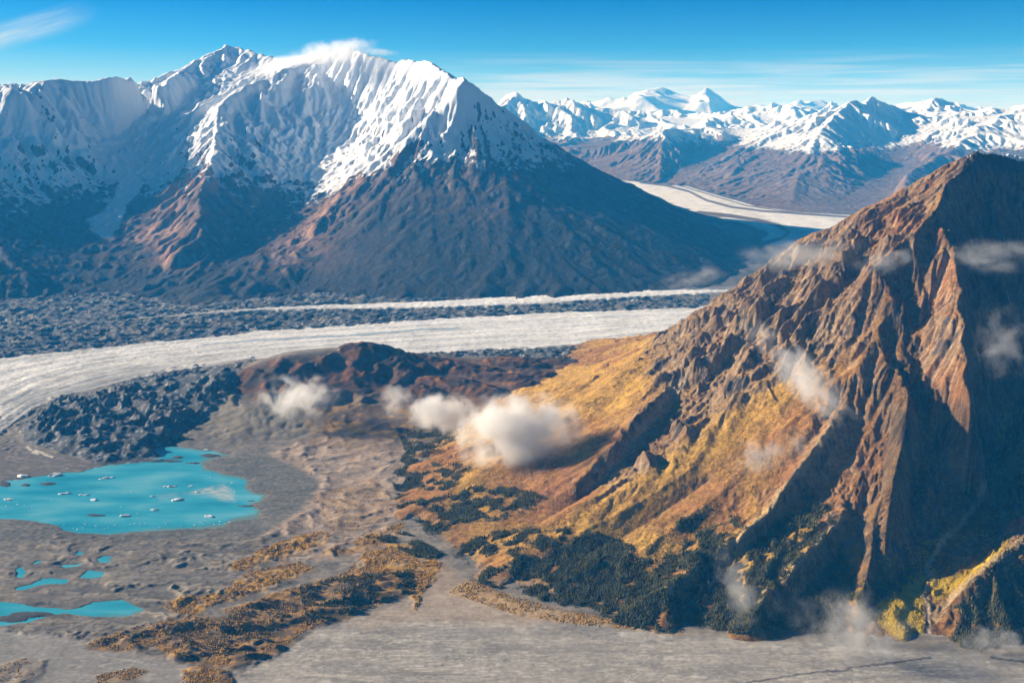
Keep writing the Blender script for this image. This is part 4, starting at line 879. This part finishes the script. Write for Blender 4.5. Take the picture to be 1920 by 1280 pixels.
def scatter(tv, tf, pos, sxy, sz, rot, cols=None):
    n = len(pos); c, s_ = np.cos(rot)[:, None], np.sin(rot)[:, None]
    x = tv[:, 0][None] * sxy[:, None]; y = tv[:, 1][None] * sxy[:, None]; z_ = tv[:, 2][None] * sz[:, None]
    V = np.stack([x * c - y * s_ + pos[:, :1], x * s_ + y * c + pos[:, 1:2], z_ + pos[:, 2:3]], -1).reshape(-1, 3)
    Fc = (tf[None] + (np.arange(n) * len(tv))[:, None, None]).reshape(-1, 3)
    return V, Fc, (np.repeat(cols, len(tv), 0) if cols is not None else None)
def pick(F, w_, n):
    w_ = w_.ravel().astype(np.float64); i = rng.choice(len(w_), n, p=w_ / w_.sum())
    x = F.X.ravel()[i] + rng.uniform(-.5, .5, n) * F.cell; y = F.Y.ravel()[i] + rng.uniform(-.5, .5, n) * F.cell
    return np.stack([x, y, F.sample(H1, x, y)], -1)
inview = (M1.X / M1.Y < .66) & (M1.Y < 4700)
T1 = pick(M1, FM1 ** 1.5 * inview, 62000)
# spruces among the hummocks of the forefield and behind the cloud
def ground_pts(poly_list, n, jit=0):
    out_ = []
    for q, w_ in poly_list:
        A = np.array([GB(a, b)[:2] for a, b in q]); lo = A.min(0); hi = A.max(0); m = int(n * w_ * 4)
        p_ = rng.uniform(lo, hi, (m, 2)); p_ = p_[inside([tuple(a) for a in A], p_[:, 0], p_[:, 1])]
        p_ = p_[fbm(p_[:, 0] / 90, p_[:, 1] / 60, 3, 501) > -.08 + jit][:int(n * w_)]
        out_.append(p_)
    p_ = np.concatenate(out_); return np.column_stack([p_, ground_z(p_[:, 0], p_[:, 1])])
T2 = ground_pts([([(560, 1110), (620, 1090), (770, 1072), (775, 1105), (700, 1140), (640, 1165), (575, 1175)], .22), ([(300, 1190), (450, 1150), (560, 1130), (560, 1180), (430, 1235), (330, 1225)], .06),
                 ([(730, 900), (760, 850), (790, 830), (800, 900), (760, 960)], .35), ([(700, 1010), (760, 1000), (830, 1040), (800, 1060)], .2), ([(740, 800), (860, 790), (880, 850), (760, 850)], .4)], 8000)
T = np.concatenate([T1, T2]); T = T[T[:, 1] > 2300]
qx, qy = project(T[:, 0], T[:, 1], T[:, 2])
front = np.argsort(T[:, 1] + 6000 * ((qx < 860) | (qx > 1900) | (qy > 1270)))[:300]
rest = np.ones(len(T), bool); rest[front] = False
hgt = rng.uniform(5, 13, len(T)).astype(F32)
tm = plain_mat('spruce_needles', (.085, .082, .03), var=.6, sc=.03)
SV = np.array([(0, 0, 1.0)] + [(r * math.cos(q * 1.2566 + k), r * math.sin(q * 1.2566 + k), z_) for k, (r, z_) in enumerate(((.11, .55), (.19, .08))) for q in range(5)], F32)
SF = np.array([(0, 1 + q, 1 + (q + 1) % 5) for q in range(5)] + [(1 + q, 6 + q, 6 + (q + 1) % 5) for q in range(5)] + [(1 + q, 6 + (q + 1) % 5, 1 + (q + 1) % 5) for q in range(5)], np.int32)
V, Fc, _ = scatter(SV, SF, T[rest] - np.array([0, 0, .6]), hgt[rest] * rng.uniform(.85, 1.3, rest.sum()), hgt[rest], rng.uniform(0, 6.3, rest.sum()))
o = make_mesh('spruce_forest', V, Fc, tm, kind='stuff', smooth=False); o['label'] = 'dark spruce woods on the lower slopes'
tmpl = make_mesh('spruce_tree', TV * np.array([1.1, 1.1, 1.0]), TF, tm, kind=None, smooth=False)
for q, i in enumerate(front):
    o = tmpl if q == 0 else tmpl.copy()
    if q: C.collection.objects.link(o)
    o.location = T[i] - np.array([0, 0, .5]); o.scale = (hgt[i],) * 3; o.rotation_euler = (0, 0, rng.uniform(0, 6.3))
    o['label'] = 'small dark spruce in the front fringe of the wood at the mountain foot'; o['category'] = 'tree'; o['group'] = 'spruces along the front edge of the wood'
# low shrubs: rounded tufts coloured like autumn willow and birch
a = (1 + 5 ** .5) / 2
BV = np.array([(0, 0, 1), (.95, 0, .3), (.3, .9, .35), (-.75, .55, .3), (-.75, -.6, .35), (.3, -.9, .3), (.5, .3, .8), (-.4, .1, .85), (.1, -.5, .8)], F32)
BF = np.array([(0, 6, 7), (0, 7, 8), (0, 8, 6), (6, 1, 2), (6, 2, 7), (7, 2, 3), (7, 3, 4), (7, 4, 8), (8, 4, 5), (8, 5, 1), (8, 1, 6)], np.int32)
BV2 = np.concatenate([BV, BV[1:6] * np.array([1, 1, 0]) - np.array([0, 0, .3])]); sk = []
for q in range(5):
    r = (q + 1) % 5; sk += [(1 + q, 9 + q, 9 + r), (1 + q, 9 + r, 1 + r)]
BF2 = np.concatenate([BF, np.array(sk, np.int32)])
w_ = (sstep(30, 60, H1) * sstep(620, 420, H1) * (1 - crag) * sstep(-.05, .2, fbm(M1.X / 90, M1.Y / 90, 4, 511)) * .5 + gold_m1 * 1.2) * inview * (1 - FM1)
S1 = pick(M1, np.clip(w_, 0, 2), 42000)
S2 = ground_pts([(q, w2) for (q, w1, t), w2 in zip(shr, (.16, .16, .55, .3, .06, .08, .01, .03, .2, .035))], 22000, -.1)
S = np.concatenate([S1, S2]); n = len(S)
pal = np.array([(.30, .17, .035), (.40, .24, .035), (.20, .10, .03), (.12, .055, .025), (.10, .09, .025), (.36, .20, .03)], F32)
cols = pal[rng.choice(6, n, p=[.28, .18, .2, .12, .1, .12])] * rng.uniform(.7, 1.25, (n, 1)).astype(F32)
cols[len(S1):] *= np.array([1.35, 1.3, 1.1], F32)
gx_, gy_ = project(S[:, 0], S[:, 1], S[:, 2]); yy = (gx_ > 1630) & (gy_ > 1000); cols[yy] = np.array([.44, .30, .02]) * rng.uniform(.7, 1.15, (yy.sum(), 1))
rad = rng.uniform(.9, 2.6, n).astype(F32)
V, Fc, cc = scatter(BV2, BF2, S - np.array([0, 0, .2]), rad, rad * rng.uniform(.5, 1.1, n), rng.uniform(0, 6.3, n), cols)
o = make_mesh('autumn_shrubs', V, Fc, plain_mat('shrub_leaves', (.3, .2, .05), attr='alb', var=.3), {'alb': cc}, kind='stuff', smooth=False); o['label'] = 'gold and rust shrubs over the slopes and flats'

# ================================================================== icebergs
print('ice')
icem = plain_mat('berg_ice', (.74, .80, .84), rough=.4, var=.12, sc=.2)
def berg(x, y, lw, seed, z_=-.6):
    r = np.random.default_rng(seed); import bmesh
    bm = bmesh.new(); m = 26
    for q in range(m):
        th = r.uniform(0, 6.28); rr = r.uniform(.35, 1) ** .6
        hgt_ = (1.15 - rr) * r.uniform(.5, 1.5) * .55
        bm.verts.new((math.cos(th) * rr * .5 * lw, math.sin(th) * rr * .24 * lw, hgt_ * lw * .34))
    for q in range(10):
        th = q * .628; bm.verts.new((math.cos(th) * .5 * lw * r.uniform(.8, 1.1), math.sin(th) * .26 * lw * r.uniform(.7, 1.1), -.02 * lw))
    bmesh.ops.convex_hull(bm, input=bm.verts)
    for v_ in [v_ for v_ in bm.verts if not v_.link_faces]: bm.verts.remove(v_)
    bmesh.ops.subdivide_edges(bm, edges=bm.edges, cuts=1, use_grid_fill=True)
    for v_ in bm.verts: v_.co += Vector((r.normal(), r.normal(), r.normal() * .7)) * lw * .02
    me = bpy.data.meshes.new('iceberg'); bm.to_mesh(me); bm.free(); me.materials.append(icem)
    o = bpy.data.objects.new('iceberg', me); C.collection.objects.link(o); o.location = (x, y, .05); o.rotation_euler = (0, 0, r.uniform(-.3, .3))
    return o
big = [(295, 863, 13, 'largest white iceberg stranded under the dark moraine bank'), (189, 898, 5, 'small white iceberg at the left end of the clump near the far shore'), (199, 896, 9, 'long white iceberg in the middle of the clump near the far shore'), (210, 895, 6, 'white iceberg at the right end of the clump near the far shore'),
       (115, 926, 7, 'tall white iceberg beside a flat floe on the left half of the lake'), (126, 925, 9, 'flat thin floe touching the tall white iceberg on the left half of the lake'), (152, 927, 5, 'small left iceberg of the pair left of the lake centre'), (162, 928, 7, 'larger right iceberg of the pair left of the lake centre'),
       (176, 937, 9, 'flat pale floe just below the pair left of the lake centre'), (311, 912, 6, 'smaller iceberg left of the lumpy one right of the lake centre'), (322, 912, 10, 'lumpy white iceberg right of the lake centre'), (358, 911, 6, 'lone small iceberg near the right arm of the lake'),
       (285, 930, 6, 'faint grey floe in the middle of the lake'), (333, 937, 13, 'long flat white floe right of the lake centre'), (289, 956, 9, 'white floe alone in the lower middle of the lake'), (234, 967, 12, 'white slanted floe in the lower left middle of the lake'),
       (392, 968, 11, 'flat white floe close to the lower right shore'), (16, 936, 10, 'flat grey white floe at the left edge of the picture'), (104, 891, 16, 'wide white ice block grounded on the upper left shore'), (43, 893, 16, 'long pale ice slab lying on the far left shore'), (387, 843, 7, 'white ice block in the narrow upper arm of the lake'), (370, 922, 6, 'small floe above the pale patch at the right')]
for q, (a, b, s_, lb) in enumerate(big):
    x, y, _ = G(a, b); o = berg(x, y, s_ / FPX * math.hypot(y, 1500) * 1.8, 900 + q); o['label'] = lb; o['category'] = 'iceberg'; o['group'] = 'icebergs floating on the turquoise lake'
small = [(32, 945), (46, 947), (97, 938), (226, 950), (248, 923), (137, 990), (155, 989), (145, 992), (203, 989), (196, 990), (244, 983), (264, 984), (262, 979), (252, 981), (272, 981), (381, 982), (402, 983), (411, 982), (422, 981), (390, 980), (376, 979), (430, 978), (340, 986), (300, 988), (216, 984), (180, 985), (435, 905), (440, 922), (436, 935), (395, 895), (12, 948), (258, 962), (120, 984), (160, 982), (312, 982), (365, 984), (412, 977), (60, 950)]
for q, (a, b) in enumerate(small):
    x, y, _ = G(a, b); o = berg(x, y, rng.uniform(2.8, 5.6) / FPX * math.hypot(y, 1500), 1200 + q); o['label'] = 'tiny white ice fleck scattered on the turquoise lake'; o['category'] = 'ice floe'; o['group'] = 'ice flecks scattered on the lake'
    o.name = 'ice_floe'

# ================================================================== clouds
print('clouds')
def cloud(px, py, wpx, hpx, Y, dens, label, rot=0.0, seed=0, thr=.50, sharp=.22, nsc=1.3, depth=None, stretch=1.0, flat=0.0):
    x, y, z_ = P(px, py, Y); sc = math.hypot(Y, z_ - HC) / FPX
    rx = wpx * sc / 2; rz = hpx * sc / 2; ry = depth or (rx + rz) * .5
    u = np.linspace(0, math.pi, 9); t = np.linspace(0, 2 * math.pi, 17)[:-1]
    V = np.array([(math.sin(a) * math.cos(b), math.sin(a) * math.sin(b), math.cos(a)) for a in u for b in t], F32)
    fc = np.array([(i * 16 + j, (i + 1) * 16 + j, (i + 1) * 16 + (j + 1) % 16, i * 16 + (j + 1) % 16) for i in range(8) for j in range(16)], np.int32)
    m = bpy.data.materials.new('cloud_vapour'); m.use_nodes = True; n = m.node_tree.nodes; l = m.node_tree.links
    n.remove(n['Principled BSDF']); pv = nn(n, 'ShaderNodeVolumePrincipled'); l.new(pv.outputs[0], n['Material Output'].inputs['Volume'])
    pv.inputs['Color'].default_value = (1, 1, 1, 1); pv.inputs['Absorption Color'].default_value = (1, 1, 1, 1); pv.inputs['Anisotropy'].default_value = .1
    tc = nn(n, 'ShaderNodeTexCoord'); mp = nn(n, 'ShaderNodeMapping'); r0 = min(rx, rz)
    mp.inputs['Scale'].default_value = (rx / r0 / stretch, ry / r0, rz / r0); mp.inputs['Location'].default_value = (seed * 3.1, seed * 1.7, seed * 2.3)
    l.new(tc.outputs['Object'], mp.inputs[0])
    t1 = nn(n, 'ShaderNodeTexNoise'); t1.inputs['Scale'].default_value = nsc; t1.inputs['Detail'].default_value = 6; t1.inputs['Roughness'].default_value = .64; t1.inputs['Distortion'].default_value = .5
    l.new(mp.outputs[0], t1.inputs['Vector'])
    vm = nn(n, 'ShaderNodeVectorMath', operation='LENGTH'); l.new(tc.outputs['Object'], vm.inputs[0])
    fall = math_node(n, l, 'MULTIPLY', math_node(n, l, 'POWER', vm.outputs['Value'], 1.6), .62)
    v = math_node(n, l, 'SUBTRACT', math_node(n, l, 'MULTIPLY', t1.outputs['Fac'], 2.1), fall)
    mr = nn(n, 'ShaderNodeMapRange', interpolation_type='SMOOTHSTEP'); l.new(v, mr.inputs[0]); mr.inputs[1].default_value = thr * 2.1 - .28; mr.inputs[2].default_value = thr * 2.1 - .28 + sharp * 1.8; mr.inputs[3].default_value = 0; mr.inputs[4].default_value = dens
    ef = ramp(n, l, vm.outputs['Value'], [(.6, (1, 1, 1)), (1.0, (0, 0, 0))])
    l.new(math_node(n, l, 'MULTIPLY', mr.outputs[0], ef), pv.inputs['Density'])
    o = make_mesh('cloud', V, fc, m, kind=None); o.location = (x, y, z_); o.scale = (rx, ry, rz); o.rotation_euler = (0, R(rot), 0)
    o['label'] = label; o['category'] = 'cloud'; return o
cloud(975, 812, 300, 180, 3850, .030, 'thick white cloud puff in front of the golden slope, largest of all', seed=1, thr=.37, sharp=.34, nsc=1.7, depth=150)
cloud(826, 773, 160, 92, 4100, .022, 'smaller round cloud touching the big white puff on its left', seed=2, thr=.38, nsc=1.3, sharp=.3)
cloud(745, 752, 85, 85, 4100, .008, 'faint small cloud over the gully left of the two white puffs', seed=3, thr=.41, nsc=1.4, sharp=.34)
cloud(562, 745, 200, 110, 4600, .018, 'ragged cloud in front of the dark brown hill', seed=24, thr=.47, nsc=1.5, sharp=.34)
cloud(1515, 715, 290, 110, 3350, .013, 'long slanting white wisp across the middle of the brown mountain', rot=42, seed=5, thr=.46, nsc=1.5, stretch=1.4, sharp=.34)
cloud(1430, 852, 140, 84, 3050, .0055, 'thin oval haze puff low on the golden slope', rot=-12, seed=6, thr=.44, nsc=1.3)
cloud(1495, 835, 60, 90, 3050, .004, 'slim upright wisp just right of the thin oval puff', seed=16, thr=.46, nsc=1.3)
cloud(1382, 1100, 100, 220, 2650, .006, 'upright white wisp above the edge of the grey plain', rot=-16, seed=7, thr=.47, nsc=1.4, sharp=.36)
cloud(1600, 1180, 340, 150, 2560, .006, 'wide mist bank over the mouth of the stream valley', rot=14, seed=8, thr=.46, nsc=1.5, sharp=.36)
cloud(1865, 1200, 190, 60, 2560, .005, 'thin mist strip at the lower right edge', rot=-8, seed=9, thr=.46, nsc=1.4)
cloud(1860, 480, 240, 80, 3650, .0035, 'thin streaky cloud across the shaded upper right face', seed=10, thr=.46, nsc=1.3, stretch=2.)
cloud(1500, 478, 320, 80, 4300, .003, 'thin veil of cloud along the rocky skyline ridge', rot=-6, seed=11, thr=.47, nsc=1.5, stretch=1.6)
cloud(1660, 490, 160, 60, 3750, .0035, 'pale streak of cloud over the upper shoulder ridge', rot=-14, seed=12, thr=.46, nsc=1.3, stretch=1.6)
cloud(1875, 640, 150, 200, 3100, .003, 'broken faint wisps in the dark lower right face', seed=13, thr=.50, nsc=2.0)
cloud(1300, 522, 200, 50, 5600, .002, 'faint smoky wisp beyond the left end of the rocky ridge', rot=-14, seed=14, thr=.48, nsc=1.6, stretch=1.8)
cloud(1430, 630, 110, 90, 3600, .003, 'small pale wisp over the dark crags above the slanting cloud', rot=30, seed=15, thr=.47, nsc=1.4)
cloud(625, 98, 190, 52, 13300, .0035, 'bright cloud cap sitting on the snowy main summit', rot=-8, seed=17, thr=.40, nsc=1.3, depth=500)
cloud(530, 122, 200, 40, 14000, .003, 'thin cloud streaming off the snow saddle left of the main summit', rot=-12, seed=18, thr=.42, nsc=1.3, depth=500)
cloud(710, 98, 90, 18, 13000, .0015, 'faint tail of cloud right of the summit cap', rot=3, seed=19, thr=.42, nsc=1.3, depth=400)
